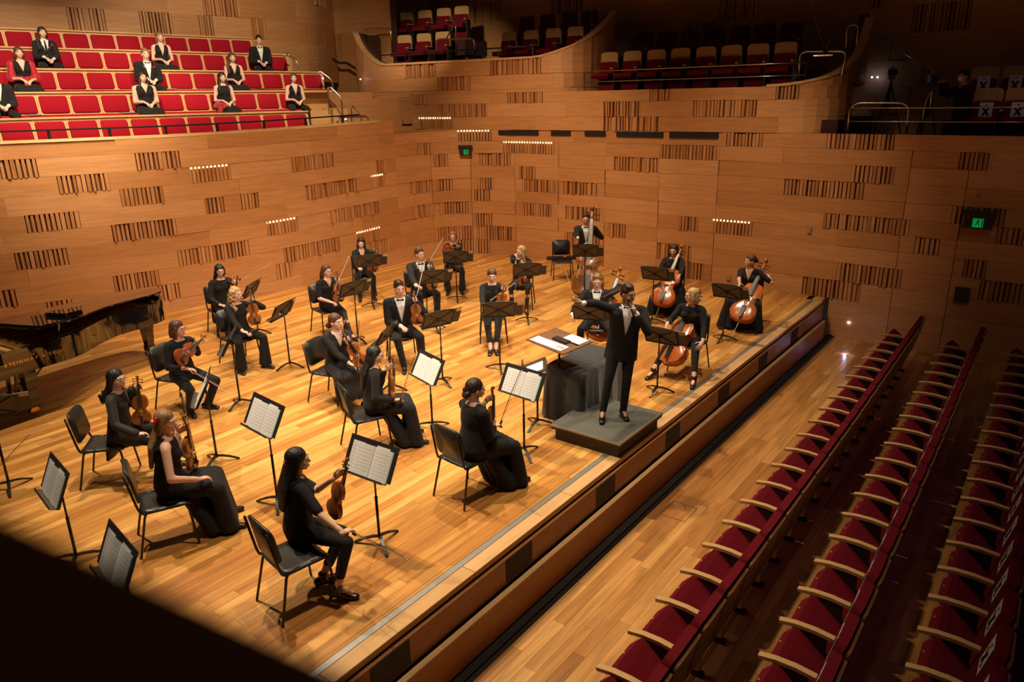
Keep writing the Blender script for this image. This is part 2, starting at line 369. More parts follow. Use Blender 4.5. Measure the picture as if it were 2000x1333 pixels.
def build_wall(C, name, s0, s1, rows, groups, joints, gap_row=None, top=None):
    """rows: list of (k, zlow(s), zhigh(s)); groups: {k: [(sa, sb, lit)]}"""
    mb = MB(); ss = s0
    while ss < s1-1e-6:
        e = min(ss+.6, s1)
        zl, zh = rows[0][1], rows[-1][2]
        pa, na = C.at(ss); pb, nb = C.at(e)
        a0, a1, b0, b1 = zl(ss)-.02, zh(ss)-.01, zl(e)-.02, zh(e)-.01
        vs = [pa-na*.25+V((0, 0, a0)), pa-na*.25+V((0, 0, a1)), pa-na*.05+V((0, 0, a1)), pa-na*.05+V((0, 0, a0)),
              pb-nb*.25+V((0, 0, b0)), pb-nb*.25+V((0, 0, b1)), pb-nb*.05+V((0, 0, b1)), pb-nb*.05+V((0, 0, b0))]
        mb.add(vs, [(0, 1, 2, 3), (7, 6, 5, 4), (0, 4, 5, 1), (1, 5, 6, 2), (2, 6, 7, 3), (3, 7, 4, 0)]); ss = e
    base = mb.obj(name, M_RECESS); tag(base, kind='structure')
    slats = []; lamps = MB()
    for (k, z0, z1) in rows:
        gs = sorted(g for g in groups.get(k, []) if g[1] > s0 and g[0] < s1)
        pos = s0; spans = []
        for g in gs:
            if g[0] > pos+.03: spans.append((pos, g[0]))
            pos = max(pos, g[1])
        if pos < s1-.03: spans.append((pos, s1))
        for (a, b) in spans:
            cuts = [a]+[j for j in joints if a+.05 < j < b-.05 and (k < 9)]+[b]
            for ca, cb in zip(cuts, cuts[1:]):
                m = ca
                while m < cb-.01:
                    n = m+R.uniform(1.2, 3.0)
                    if n > cb-.5: n = cb
                    mb = MB(); mb.tone = R.random(); ot = R.choice((.0, .006, .014, .026)); ob = max(0, ot-R.choice((0, .004, .012, .024)))
                    strip(mb, C, m+(.006 if m in joints else 0), n-(.006 if n in joints else 0), lambda s: z0(s)+.0012, lambda s: z1(s)-.0012, ob, ot)
                    mb.obj('panel', M_WALL, base); m = n
        for (a, b, lit) in gs:
            a, b = max(a, s0), min(b, s1)
            n = max(3, round((b-a)/.078)); w = (b-a)/n
            for i in range(n):
                c = a+w*(i+.5); p, nn = C.at(c); zz0, zz1 = z0(c)+.004, z1(c)-.004
                f = R.choice((-.015, .0, .02, .04)) if not lit else R.choice((0, .012))
                hw = w*R.choice((.28, .34, .40)); t = V((-nn.y, nn.x, 0))
                mb = MB(); mb.tone = R.random(); vs = []
                for q, zz in ((0, zz0), (0, zz1)):
                    for (aa, dd) in ((-hw, -.05), (hw, -.05), (hw, f), (-hw, f)): vs.append(p+t*aa+nn*dd+V((0, 0, zz)))
                mb.add(vs, [(0, 1, 2, 3), (7, 6, 5, 4), (0, 4, 5, 1), (1, 5, 6, 2), (2, 6, 7, 3), (3, 7, 4, 0)])
                slats.append(((p+V((0, 0, zz0))-EYE).length, mb))
                if lit:
                    g = a+w*i; p, nn = C.at(g)
                    lamps.box(p+nn*(.006)+V((0, 0, zz1-.02)), (w*.2, w*.4, .035), Matrix.Rotation(math.atan2(nn.y, nn.x), 3, 'Z'))
    slats.sort(key=lambda q: q[0])
    for d, mb in slats[:300]: mb.obj('slat', M_SLAT, base)
    if slats[300:]:
        big = MB()
        for d, mb in slats[300:]:
            big.tone = mb.tone; big.add(mb.v, mb.f)
        tag(big.obj('slat_field', M_SLAT, base), kind='stuff')
    if lamps.v: lamps.obj('groove_lamps', M_GLOW, base)
    return base
def find_groups(C, zr, kmax):
    out = {}
    for f in FL:
        ym = f[2]; a = C.hit(f[0], ym); b = C.hit(f[1], ym); c = C.hit((f[0]+f[1])/2, ym)
        if not (a and b and c): continue
        for k in range(-2, kmax):
            lo, hi = zr(k, c[0]), zr(k+1, c[0])
            if lo <= c[1] < hi: out.setdefault(k, []).append((a[0], b[0], len(f) > 3)); break
    return out
HR = [HZ, -.40]
def zr2(k, s):
    if k == -2: return HZ
    if k == -1: return -.40
    return zrow(k, s)
GR = find_groups(WC, zr2, 15)
JO = [WC.hit(x, 400)[0] for x in (845, 922, 1007, 1091, 1181, 1286, 1399, 1768, 1882)]
S_E = WC.hit(1620, 583)[0]; S_TR = WC.hit(1642, 262)[0]
def rowf(k): return (k, lambda s: zr2(k, s), lambda s: zr2(k+1, s))
build_wall(WC, 'wall_left', .3, S_C, [rowf(k) for k in range(0, 11)], GR, JO)
wb = build_wall(WC, 'wall_back', S_C, S_E, [rowf(k) for k in range(0, 10)], GR, JO)
build_wall(WC, 'wall_back', S_C, S_B+.4, [(10, lambda s: zr2(10, s), lambda s: max(3.262, zr2(10, s)+.004))], {}, [])
build_wall(WC, 'wall_right', S_E, WC.L-.05, [rowf(k) for k in range(-2, 10)], GR, JO)
# vent strip under the gallery front (row 9 top part) is cut from row 10: dark slots between wood blocks
def vslot(x0, x1, nm, mt, d, z0=3.12, z1=3.24):
    a = WC.hit(x0, 265)[0]; b = WC.hit(x1, 267)[0]; mb = MB(); strip(mb, WC, a, b, lambda s: z0, lambda s: z1, d, d, -.04)
    return mb.obj(nm, mt, wb)
mg = mat('vent mesh', (.012, .010, .010), .8)
for x0, x1 in ((975, 1053), (1078, 1116), (1144, 1184), (1206, 1296), (1309, 1404)): vslot(x0, x1, 'vent', mg, .054)
# upper tier front: follows the wall, then bends back at both ends
UP = [(-17.9, 18.2), (-17.9, 17.0), (-17.75, 16.1), (-17.2, 15.55), (-16.1, 15.32), (-14.9, 15.34), (-13.9, 15.42), (-12.9, 15.52), (-11.9, 15.62), (-10.7, 15.68), (-9.9, 15.70), (-9.0, 15.68), (-7.2, 15.62), (-5.4, 15.60), (-4.5, 15.66), (-4.05, 15.95), (-3.85, 16.6), (-3.9, 17.6)]
UC = Curve(UP)
GU = find_groups(UC, lambda k, s: ZB[k] if k >= 0 else -1, 15)
build_wall(UC, 'wall_gallery', .1, UC.L-.1, [(k, (lambda s, k=k: ZB[k]), (lambda s, k=k: ZB[k+1] if k < 12 else 4.15)) for k in range(10, 13)], {k: GU.get(k, []) for k in (10, 11, 12)}, [])
AP = [(-17.9, 18.2), (-17.9, 17.0), (-17.75, 16.1), (-17.2, 15.55), (-16.1, 15.32), (-14.9, 15.34), (-13.9, 15.42), (-12.9, 15.52), (-11.9, 15.62), (-10.7, 15.68), (-10.3, 15.78), (-9.98, 16.05), (-9.80, 16.6), (-9.75, 17.4), (-9.75, 18.4)]
AC = Curve(AP); GA = find_groups(AC, lambda k, s: ZB[k] if k >= 0 else -1, 15)
sL = AC.hit(745, 110)[0]; sR = AC.hit(1040, 110)[0]
def atop(s):
    z = 4.95
    if s < sL+.2: z += .95*min(1, ((sL+.2-s)/1.6))**1.8
    if s > sR: z += 1.75*min(1, (s-sR)/3.4)**1.7
    return z
build_wall(AC, 'wall_gallery', .1, AC.L-.1, [(12, (lambda s: 4.15), (lambda s: 4.24)), (13, (lambda s: 4.24), (lambda s: 4.58)), (14, (lambda s: 4.58), atop)], {k: GA.get(k, []) for k in (13, 14)}, [])
# right end of the middle gallery sweeps up
BC = Curve([(-6.5, 15.6), (-5.4, 15.6), (-4.5, 15.66), (-4.05, 15.95), (-3.85, 16.6), (-3.9, 17.6), (-3.9, 18.4)])
def btop(s): return 4.16+1.4*min(1, s/BC.L)**2.4
build_wall(BC, 'wall_gallery', .02, BC.L-.02, [(13, (lambda s: 4.15), btop)], {}, [])
for C_, tf, nm in ((AC, atop, 'trim_3'), (BC, btop, 'trim_4')):
    mb = MB(); mb.tone = .9; strip(mb, C_, .12, C_.L-.12, lambda s: tf(s)-.02, lambda s: tf(s)+.03, .045, .045, -.12); tag(mb.obj(nm, M_EDGE), kind='structure')
mb = MB(); mb.tone = .5; pg = []
q_ = S_C-.3
while q_ < S_B+1.2: p_, n_ = WC.at(q_); pg.append((p_.x-n_.x*.02, p_.y-n_.y*.02)); q_ += .15
pg += [(pg[-1][0], 15.95), (-14.3, 15.95), (-14.3, pg[0][1])]
mb.prism(pg[::-1], 3.205, 3.262); tag(mb.obj('trim_5', M_WALL), kind='structure')
# far, dark walls above and behind the galleries
def backwall(name, pts, z0, z1, n, fl=()):
    C = Curve([pts[0]]+pts+[pts[-1]]) if len(pts) > 1 else None
    rows = []; dz = (z1-z0)/n
    for k in range(n): rows.append((k, (lambda s, k=k: z0+k*dz), (lambda s, k=k: z0+(k+1)*dz)))
    gr = {}
    for f in fl:
        a, b, c = C.hit(f[0], f[2]), C.hit(f[1], f[2]), C.hit((f[0]+f[1])/2, f[2])
        if a and b and c:
            k = int((c[1]-z0)//dz)
            if 0 <= k < n: gr.setdefault(k, []).append((a[0], b[0], False))
    return build_wall(C, name, .05, C.L-.05, rows, gr, [])
backwall('wall_far', [(-21.5, 17.3), (-19.6, 17.3), (-17.2, 17.0)], 2.6, 8.2, 8, [(630, 672, 98)])
backwall('wall_far', [(-23.0, 19.7), (-17.3, 19.6), (-13, 19.3), (-8, 19.0), (-3, 18.8), (3.5, 18.6)], 3.0, 9.6, 12,
         [(700, 725, 40), (838, 865, 5), (925, 980, 35), (1075, 1140, 5), (1340, 1400, 60), (1700, 1725, 8), (1780, 1806, 50), (1820, 1900, 8), (1400, 1480, 20)])
backwall('wall_choir', [(-20.9, 3.5), (-20.3, 6.0), (-19.5, 9.5), (-18.95, 12.6), (-18.8, 14.2), (-19.0, 15.6), (-20.0, 17.2)], 4.6, 8.4, 7,
         [(130, 203, 25), (272, 335, 37), (388, 416, 44), (395, 465, 2), (490, 518, 42), (612, 637, 10)])
# ------------------------------------------------------------------ choir stalls
A0 = V((-14.47, 7.2, 0)); UU = (V((-13.65, 11.8, 0))-A0).normalized(); NN = V((UU.y, -UU.x, 0))   # along the stalls, towards the stage
RZC = math.atan2(NN.y, NN.x)
def choir_hit(px, off, py=150):
    o = A0-NN*off; d = px2ray(px, py); t = (o-EYE).dot(NN)/d.dot(NN); return EYE+d*t
TK = [3.82, 4.29, 4.76, 5.22, 5.66]
ENDPX = [601, 590, 637, 573, 507]
ORD = ['first', 'second', 'third', 'fourth', 'fifth', 'sixth', 'seventh', 'eighth', 'ninth', 'tenth', 'eleventh', 'twelfth', 'thirteenth', 'fourteenth', 'fifteenth',
       'sixteenth', 'seventeenth', 'eighteenth', 'nineteenth', 'twentieth', 'twenty-first', 'twenty-second', 'twenty-third', 'twenty-fourth', 'twenty-fifth']
ROWN = ['lowest', 'second lowest', 'middle', 'second highest', 'highest']
MC3 = Matrix((UU, -NN, V((0, 0, 1)))).transposed()      # local x along, y backwards, z up
for k in range(5):
    off = .9*(k+1); e = choir_hit(ENDPX[k], off, 180); s1 = (e-A0).dot(UU); s0 = -3.0; T = TK[k]
    O = A0-NN*off
    t = thing('choir_bench', 'pale wooden choir bench with crimson pads, %s tier' % ROWN[k], 'bench', tuple(O), 0, 'choir benches behind the stage')
    def PP(s, b, z): return UU*s-NN*b+V((0, 0, z))
    mb = MB(); mb.tone = .5
    # back: leaning board with cap
    for (a, b_) in [(s0, s1)]:
        c = (a+b_)/2; l = b_-a
        vs = [PP(a, .02, T-.62), PP(b_, .02, T-.62), PP(b_, .07, T-.62), PP(a, .07, T-.62), PP(a, .10, T), PP(b_, .10, T), PP(b_, .17, T), PP(a, .17, T)]
        mb.add(vs, [(3, 2, 1, 0), (4, 5, 6, 7), (0, 1, 5, 4), (1, 2, 6, 5), (2, 3, 7, 6), (3, 0, 4, 7)])
    mb.obj('back_board', M_STALL, t)
    mb = MB(); mb.tone = .8; mb.box(PP((s0+s1)/2, .21, T-.012), (s1-s0, .32, .03), MC3); mb.obj('top_ledge', M_STALL, t)
    mb = MB(); mb.tone = .6; mb.box(PP((s0+s1)/2, -.21, T-.49), (s1-s0, .46, .05), MC3); mb.obj('seat_board', M_STALL, t)
    mb = MB(); mb.box(PP((s0+s1)/2, -.21, T-.45), (s1-s0-.02, .42, .04), MC3); mb.obj('seat_pad', M_RED, t)
    mb = MB(); mb.tone = .2; mb.box(PP((s0+s1)/2, -.06, T-.72), (s1-s0, .05, .42), MC3); mb.obj('kick_board', M_STALL, t)
    n = int((s1-s0)/.56); w = .56
    for i in range(n):
        a = s1-.03-w*i-.03; b_ = a-w+.055
        def q(s, z, f):                                    # on the leaning face
            u = (z-(T-.62))/.62; return PP(s, .02+.08*u-f, z)
        z0, z1 = T-.40, T-.075; vs = []; 
        out = []
        for (x, z) in ((a-.03, z0), (a, z0+.03), (a-.012, z1-.03), (a-.04, z1), (b_+.03, z1), (b_, z1-.03), (b_-.012+.02, z0+.03), (b_+.04, z0)): out.append((x, z))
        c = ((a+b_)/2, (z0+z1)/2)
        vs = [q(x, z, -.002) for x, z in out]+[q(x, z, .022) for x, z in out]+[q(c[0]+(x-c[0])*.93, c[1]+(z-c[1])*.88, .036) for x, z in out]
        fs = [tuple(range(16, 24))]
        for r in (0, 8):
            for j in range(8): l = (j+1) % 8; fs.append((r+j, r+l, r+8+l, r+8+j))
        mb = MB(); mb.add(vs, fs); mb.obj('back_pad', M_RED, t, True)
        if i:
            mb = MB(); x = a+.028; mb.tone = .9
            mb.add([q(x-.006, T-.42, .001), q(x+.006, T-.42, .001), q(x+.006, T-.02, .001), q(x-.006, T-.02, .001), q(x-.004, T-.42, .026), q(x+.004, T-.42, .026), q(x+.004, T-.02, .026), q(x-.004, T-.02, .026)],
                   [(4, 5, 6, 7), (0, 1, 5, 4), (1, 2, 6, 5), (2, 3, 7, 6), (3, 0, 4, 7)])
            mb.obj('divider', M_STALL, t)
# stepped floor of the stalls
for k in range(6):
    mb = MB(); z = (TK[k]-.93) if k < 5 else 5.2; mb.tone = .3
    o_ = .9*k+.5+(.28 if k == 0 else 0); c = A0-NN*o_+UU*1.4; mb.box(V((c.x, c.y, z-.25)), (9.0, .9 if k else .34, .5), MC3)
    tag(mb.obj('floor_choir', M_STALL), kind='structure')
# curved front cap and black rail of the choir
mb = MB(); mb.tone = .7
s_end = WC.hit(742, 262)[0]
strip(mb, WC, .4, s_end, lambda s: zrow(11, s)-.03, lambda s: zrow(11, s)+.015, .03, .02, -.30)
tag(mb.obj('trim_2', M_STALL), kind='structure')
RL = thing('railing', 'low black rail with flat top along the choir front', 'railing')
pts = []
s = 1.0
while s < s_end-.25: p, n = WC.at(s); pts.append(p-n*.17+V((0, 0, zrow(11, s)+.17))); s += .5
mb = MB()
for a, b in zip(pts, pts[1:]): mb.bar(a, b+(b-a)*.01, .05, .03)
mb.obj('top_rail', M_BLKM, RL)
for p in pts[::2]: mb = MB(); mb.box(p-V((0, 0, .09)), (.035, .045, .16)); mb.obj('post', M_BLKM, RL)
def tube_thing(name, label, cat, pts, r, mt, seg=8, group=None):
    mb = MB(); mb.tube(pts, r, seg); o = mb.obj(name, mt, None, True); return tag(o, label, cat, group)
def rnd(pts, k=.12, n=4):
    """round the corners of a polyline"""
    P = [V(p) for p in pts]; out = [P[0]]
    for a, b, c in zip(P, P[1:], P[2:]):
        d0 = (a-b); d1 = (c-b); q = min(k, d0.length*.45, d1.length*.45); s0 = b+d0.normalized()*q; s1 = b+d1.normalized()*q
        for i in range(n+1):
            t = i/n; out.append(s0.lerp(b, t).lerp(b.lerp(s1, t), t))
    out.append(P[-1]); return out
def CH(px, py, off): 
    o = A0-NN*off; d = px2ray(px, py); t = (o-EYE).dot(NN)/d.dot(NN); return EYE+d*t
tube_thing('handrail', 'steel handrail beside the second highest choir tier', 'handrail', rnd([CH(555, 118, 3.2), CH(557, 103, 3.2), CH(563, 107, 3.2), CH(581, 121, 3.0), CH(585, 146, 3.0)], .1), .02, M_STEEL)
tube_thing('handrail', 'steel handrail beside the middle choir tier', 'handrail', rnd([CH(621, 150, 2.3), CH(623, 138, 2.3), CH(648, 156, 2.1), CH(651, 178, 2.1)], .1), .02, M_STEEL)
tube_thing('handrail', 'bent steel handrail at the choir steps, tallest of the group', 'handrail', rnd([CH(643, 223, 1.4), CH(640, 172, 1.4), CH(645, 170, 1.4), CH(667, 191, 1.2), CH(670, 246, 1.2)], .1), .021, M_STEEL)
tube_thing('handrail', 'slim steel handrail loop near the choir corner', 'handrail', rnd([CH(687, 248, .9), CH(686, 208, .9), CH(690, 209, .9), CH(705, 227, .8), CH(708, 248, .8)], .1), .018, M_STEEL)
tube_thing('handrail', 'long low steel hoop above the choir corner rail', 'handrail', rnd([CH(658, 250, .45), CH(659, 229, .45), CH(719, 227, .45), CH(721, 248, .45)], .14, 6), .022, M_STEEL)
p = [HY(600, 94, 16.9), HY(616, 93, 16.9), HY(662, 123, 16.8), HY(677, 123, 16.8), HY(700, 137, 16.7)]
mb = MB()
for a, b in zip(p, p[1:]): mb.bar(a, b, .05, .07)
tag(mb.obj('handrail', mat('dark bronze rail', (.06, .035, .02), .4, metal=.4)), 'dark bronze wall handrail descending towards the corner', 'handrail')
# bright strip in the corner above the choir
mb = MB(); a, b = HY(588, -10, 16.6), HY(601, 148, 16.6); mb.tube([a, b], .022, 6); o = mb.obj('light_slot', mat('pale slot lamp', (1, .8, .6), .5, emit=(1, .62, .34), es=1.6)); tag(o, 'thin glowing vertical slot in the corner above the choir', 'lamp')
# steps at the right end of the stalls
for i, (z, off, w_) in enumerate(((3.12, .75, 2.6), (3.36, 1.35, 2.4), (3.60, 1.95, 2.3), (3.86, 2.6, 2.4), (4.25, 3.3, 2.6))):
    c = A0-NN*(off+.1)+UU*6.55; mb = MB(); mb.tone = .35; mb.box(V((c.x, c.y, z-.2)), (1.9 if i else 1.2, .6, .4), MC3)
    tag(mb.obj('floor_step', M_WALL), kind='structure')
for k, (x0, x1, y0, y1, off) in enumerate(((607, 652, 190, 203, 1.5), (655, 735, 172, 196, .9), (655, 735, 198, 222, .7))):
    pass
mb = MB(); c = A0+UU*8.0-NN*2.6; mb.tone = .4; mb.box(V((c.x, c.y, 3.75)), (1.0, 1.5, .7), MC3)
tag(mb.obj('wall_step', M_WALL), kind='structure')
def led(label, p): mb = MB(); mb.ball(p, .018, 8, 5); tag(mb.obj('marker_light', M_LED, None, True), label, 'light')
led('tiny white step light at the end of the middle choir row', CH(631, 153, 2.66)); led('tiny white step light beside the low steel hoop', CH(675, 233, .9))
led('tiny white light on the curved gallery corner', HY(704, 155, 15.3)); led('bright cold light beside the right gallery tripod', HY(1714, 151, 18.62)); led('small cold light left of the bright one at the gallery tripod', HY(1703, 151, 18.62))
led('white lamp set in the wall beside the stage end', WC.at(WC.hit(1658, 630)[0])[0]+V((0, -.02, WC.hit(1658, 630)[1])))
# ------------------------------------------------------------------ gallery seats
M_TOP = mat('pale seat top wood', (.55, .33, .13), .45); M_SHELL = wood('seat shell wood', ((.16, .06, .025), (.20, .08, .03), (.24, .10, .04)), (30, 3, 3), .3, .3, .03)
def arch(w, h, r=.07, z0=0):
    o = [(-w/2, z0), (w/2, z0)]
    for i in range(5): a = PI/2*i/4; o.append((w/2-r+r*math.cos(a), h-r+r*math.sin(a)))
    for i in range(5): a = PI/2+PI/2*i/4; o.append((-w/2+r+r*math.cos(a), h-r+r*math.sin(a)))
    return o
XZ = Matrix(((1, 0, 0), (0, 0, 1), (0, 1, 0)))          # outline x,y -> x,z ; height -> y
MX = Matrix(((1, 0, 0), (0, 0, -1), (0, 1, 0)))
def gallery_seat(top=None):
    """faces local -y"""
    t = thing('gallery_seat', 'x', 'seat')
    mb = MB(); mb.prism(arch(.46, .98, .08, .30), -.03, .03, Matrix(((1, 0, 0), (0, 0, 1), (0, 1, 0)))); mb.obj('backrest', top or M_TOP, t)
    mb = MB(); mb.prism(arch(.44, .76, .05, .36), -.09, -.03, XZ)
    mb.obj('back_pad', M_SEATRED, t)
    mb = MB(); mb.box((0, -.27, .43), (.45, .44, .11)); mb.obj('seat_pad', M_SEATRED, t)
    mb = MB(); mb.box((.26, -.22, .60), (.05, .34, .03)); mb.obj('armrest', M_TOP, t)
    mb = MB(); mb.box((.26, -.15, .30), (.035, .22, .58)); mb.obj('stanchion', M_BLK, t)
    mb = MB(); mb.box((0, -.15, .19), (.42, .05, .37)); mb.obj('seat_base', M_SEATRED, t)
    return t
g0 = gallery_seat(); first = [g0]; g1 = gallery_seat(mat('dark seat shell', (.05, .012, .014), .7)); first1 = [g1]  # g1: shaded copy of the seat, rear-row shade put into its top colour
ROWZ = {}
def gseat(px, ytop, Y, label, group, rz=0, dark=False):
    p = HY(px, ytop, Y); t = (first1.pop() if first1 else dup(g1)) if dark else (first.pop() if first else dup(g0))
    t.location = (p.x, p.y, p.z-.98); t.rotation_euler = (0, 0, rz); t['label'] = label; t['group'] = group; q = ROWZ.setdefault((group, Y), [99, 99, -99]); q[0] = min(q[0], p.z-.98); q[1] = min(q[1], p.x); q[2] = max(q[2], p.x); t['_row'] = (group, str(Y)); return t
for i, (x, y) in enumerate(((757, 20), (793, 18), (830, 16), (867, 14), (902, 12))):
    gseat(x, y, 18.0, 'crimson seat with pale wooden top, %s from the left in the lit upper row' % ORD[i], 'lit gallery seats', .25)
for i, (x, y) in enumerate(((790, 64), (828, 63), (865, 62))):
    gseat(x, y, 16.9, 'crimson seat with pale wooden top, %s from the left in the lit front row' % ORD[i], 'lit gallery seats', .25)
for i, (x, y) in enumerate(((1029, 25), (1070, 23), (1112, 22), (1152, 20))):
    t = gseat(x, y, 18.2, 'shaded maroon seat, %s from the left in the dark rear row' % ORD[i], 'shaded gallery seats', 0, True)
for i, (x, y) in enumerate(((995, 57), (1038, 55), (1082, 54), (1125, 52))):
    gseat(x, y, 17.0, 'maroon seat with pale wooden top, %s from the left above the fluted band' % ORD[i], 'shaded gallery seats')
for i, (x, y) in enumerate(((1192, 92), (1237, 91), (1284, 89), (1331, 88), (1381, 86), (1431, 85), (1483, 84), (1537, 82))):
    gseat(x, y, 16.6, 'maroon seat with pale wooden top, %s from the left behind the middle rail' % ORD[i], 'middle gallery front seats')
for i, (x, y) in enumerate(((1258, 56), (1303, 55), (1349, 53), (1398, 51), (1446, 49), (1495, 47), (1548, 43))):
    gseat(x, y, 17.6, 'maroon seat with shade-darkened top, %s from the left in the rear middle gallery row' % ORD[i], 'middle gallery rear seats', 0, True)
M_X = mat('black print', (.01, .01, .01), .7)
def paper_x(parent, c, w, h, M, lean=0):
    mb = MB(); mb.box(c, (w, .003, h), M); p = mb.obj('paper_sign', M_PAPER, parent)
    mb = MB(); o = M @ V((0, -.003, 0)) if M else V((0, -.003, 0))
    for sg in (1, -1):
        Q = (M or Matrix.Identity(3)) @ Matrix.Rotation(sg*.62, 3, 'Y')
        mb.box(V(c)+o+(M @ V((0, 0, -h*.10)) if M else V((0, 0, -h*.10))), (w*.17, .003, h*.62), Q)
    mb.box(V(c)+o+(M @ V((0, 0, h*.34)) if M else V((0, 0, h*.34))), (w*.12, .003, w*.12), M)
    mb.obj('printed_cross', M_X, p); return p
for r, (Y, xs, yt) in enumerate(((17.6, (1928, 1990, 2052), 128), (16.5, (1934, 1997), 172))):
    for i, x in enumerate(xs):
        t = gseat(x, yt-i*1, Y, 'maroon seat with crossed paper, %s from the left, %s right gallery row' % (ORD[i], ('rear', 'front')[r]), 'papered gallery seats')
        if r: paper_x(t, (0, -.10, .60), .21, .27, Matrix.Identity(3))
        else: paper_x(t, (0, -.10, .66), .21, .30, Matrix.Identity(3))
# gallery floors
def slab(name, x0, x1, y0, y1, z0, z1, mt, tone=.3):
    mb = MB(); mb.tone = tone; mb.box(((x0+x1)/2, (y0+y1)/2, (z0+z1)/2), (x1-x0, y1-y0, z1-z0)); return tag(mb.obj(name, mt), kind='structure')
M_DK = mat('dark carpet', (.05, .012, .012), .9)
for (g_, Y), (z, xa, xb) in ROWZ.items():
    slab('floor_gallery', xa-.5, xb+.6, Y-.62, Y+.38, z-.4, z-.002, M_DK)
    for o in COL.objects:
        if '_row' in o and list(o['_row']) == [g_, str(Y)]: o.location.z = z; del o['_row']
slab('floor_gallery', -3.85, 3.4, 15.75, 17.1, 2.3, 2.6, M_DK); slab('floor_gallery', -9.5, -3.9, 15.8, 19.0, 3.2, 3.5, M_DK); slab('floor_gallery', -17.5, -9.6, 15.8, 19.0, 3.8, 4.1, M_DK)
# rails and clear balustrades of the galleries
def gal_rail(label, C, pxa, pxb, yy, ztop, h, step=.9, mt=M_STEEL, mid=True, r=.014, ab=None):
    a, b = ab or (C.hit(pxa, yy)[0], C.hit(pxb, yy)[0]); n = max(2, int((b-a)/step)); t = thing('railing', label, 'railing'); P = []
    for i in range(n+1):
        s = a+(b-a)*i/n; p, nn = C.at(s); P.append(p-nn*.12+V((0, 0, ztop(s))))
    mb = MB(); mb.tube([p+V((0, 0, h)) for p in P], r, 6); mb.obj('top_rail', mt, t, True)
    if mid: mb = MB(); mb.tube([p+V((0, 0, h*.45)) for p in P], r*.9, 6); mb.obj('mid_rail', mt, t, True)
    for p in P: mb = MB(); mb.tube([p-V((0, 0, .05)), p+V((0, 0, h))], r*.7, 5); mb.obj('post', M_BLKM, t)
    return t
gal_rail('dull steel rail with mid bar in front of the middle gallery seats', UC, 1136, 1570, 165, lambda s: 4.16, .42)
gal_rail('thin dark rail across the front of the upper lit box', AC, 735, 1035, 112, lambda s: 4.96, .26, 1.0, M_BLKM, False, .018)
gal_rail('dark rail with mid bar along the right gallery front', WC, 1652, 2050, 262, lambda s: 3.28, .44, .75)
def hoop(label, pts, Y, r=.02, k=.14): tube_thing('handrail', label, 'handrail', rnd([HY(x, y, Y) for x, y in pts], k, 6), r, M_STEEL)
hoop('steel hoop at the left of the lit box', ((714, 112), (713, 56), (763, 55), (766, 102)), 16.6)
hoop('steel hoop right of the lit box seats', ((853, 108), (852, 77), (926, 75), (928, 107)), 15.95, .022)
hoop('slanting steel handrail in the lit box aisle', ((871, 77), (885, 51), (890, 52), (892, 106)), 16.3, .016)
hoop('steel hoop at the right end of the middle gallery', ((1560, 160), (1563, 101), (1655, 100), (1643, 150)), 15.9, .022)
hoop('tall steel rail by the sweeping gallery end', ((1650, 130), (1655, 50), (1677, 48), (1668, 135)), 16.9, .018)
hoop('golden lit steel hoop on the right gallery edge', ((1655, 258), (1662, 201), (1777, 201), (1770, 262)), 15.75, .022, .2)
hoop('bent steel rail beside the cameraman', ((1797, 262), (1808, 200), (1822, 172), (1815, 222)), 16.0, .018)
hoop('long slanting wall handrail in the right gallery', ((1700, 68), (1824, 136), (1828, 160)), 18.58, .018)
# exit signs: black housing, green running figure
def exit_sign(label, px, py, w, h, fx):
    s, z = WC.hit(px, py); p, n = WC.at(s); t = thing('exit_sign', label, 'sign', tuple(p+n*.13+V((0, 0, z))), math.atan2(n.y, n.x)+PI/2, 'exit signs')
    mb = MB(); mb.box((0, 0, -.02), (w*.86, .07, h)); mb.obj('housing', M_BLK, t)
    mb = MB(); mb.box((0, .01, h*.42), (w, .13, h*.28)); mb.obj('hood', M_BLK, t)
    mg_ = mat('exit green', (.0, .25, .06), .5, emit=(.0, .75, .16), es=.28); md = mat('exit dark', (0, .03, .01), .6)
    q = h*.56; mb = MB(); mb.box((fx, -.038, -h*.2), (q*1.05, .006, q)); f = mb.obj('green_face', mg_, t)
    mb = MB()
    def ln(a, b, r): mb.bar((fx+a[0]*q, -.044, -h*.2+a[1]*q), (fx+b[0]*q, -.044, -h*.2+b[1]*q), r*q, .004, (0, 1, 0))
    ln((.42, -.45), (.42, .45), .10); ln((-.42, -.45), (-.42, .45), .03); ln((-.42, .45), (.42, .45), .05)
    mb.ball((fx+.05*q, -.044, -h*.2+.32*q), (.07*q, .003, .07*q), 8, 5)
    ln((.02, .24), (-.06, -.02), .13); ln((-.06, -.02), (.16, -.16), .08); ln((.16, -.16), (.14, -.40), .07); ln((-.06, -.02), (-.14, -.22), .08); ln((-.14, -.22), (-.34, -.26), .07)
    ln((0, .2), (.2, .08), .06); ln((.2, .08), (.28, .16), .05); ln((0, .2), (-.2, .18), .06); ln((-.2, .18), (-.26, .04), .05)
    mb.obj('running_figure', md, f)
exit_sign('black and green exit sign on the wall left of the vents', 909, 293, .36, .22, .02)
exit_sign('black and green exit sign on the right wall above the door joint', 1914, 427, .52, .28, .0)
def wallbox(name, label, cat, px, py, w, h, mt, d=.03):
    s, z = WC.hit(px, py); p, n = WC.at(s); mb = MB(); mb.box(p+n*(.06)+V((0, 0, z)), (w, d, h), Matrix.Rotation(math.atan2(n.y, n.x)+PI/2, 3, 'Z')); return tag(mb.obj(name, mt), label, cat)
M_GREY = mat('grey plate', (.38, .27, .18), .5)
wallbox('wall_switch', 'small grey control box on the wall right of the glowing grooves', 'switch', 1582, 449, .08, .11, M_GREY)
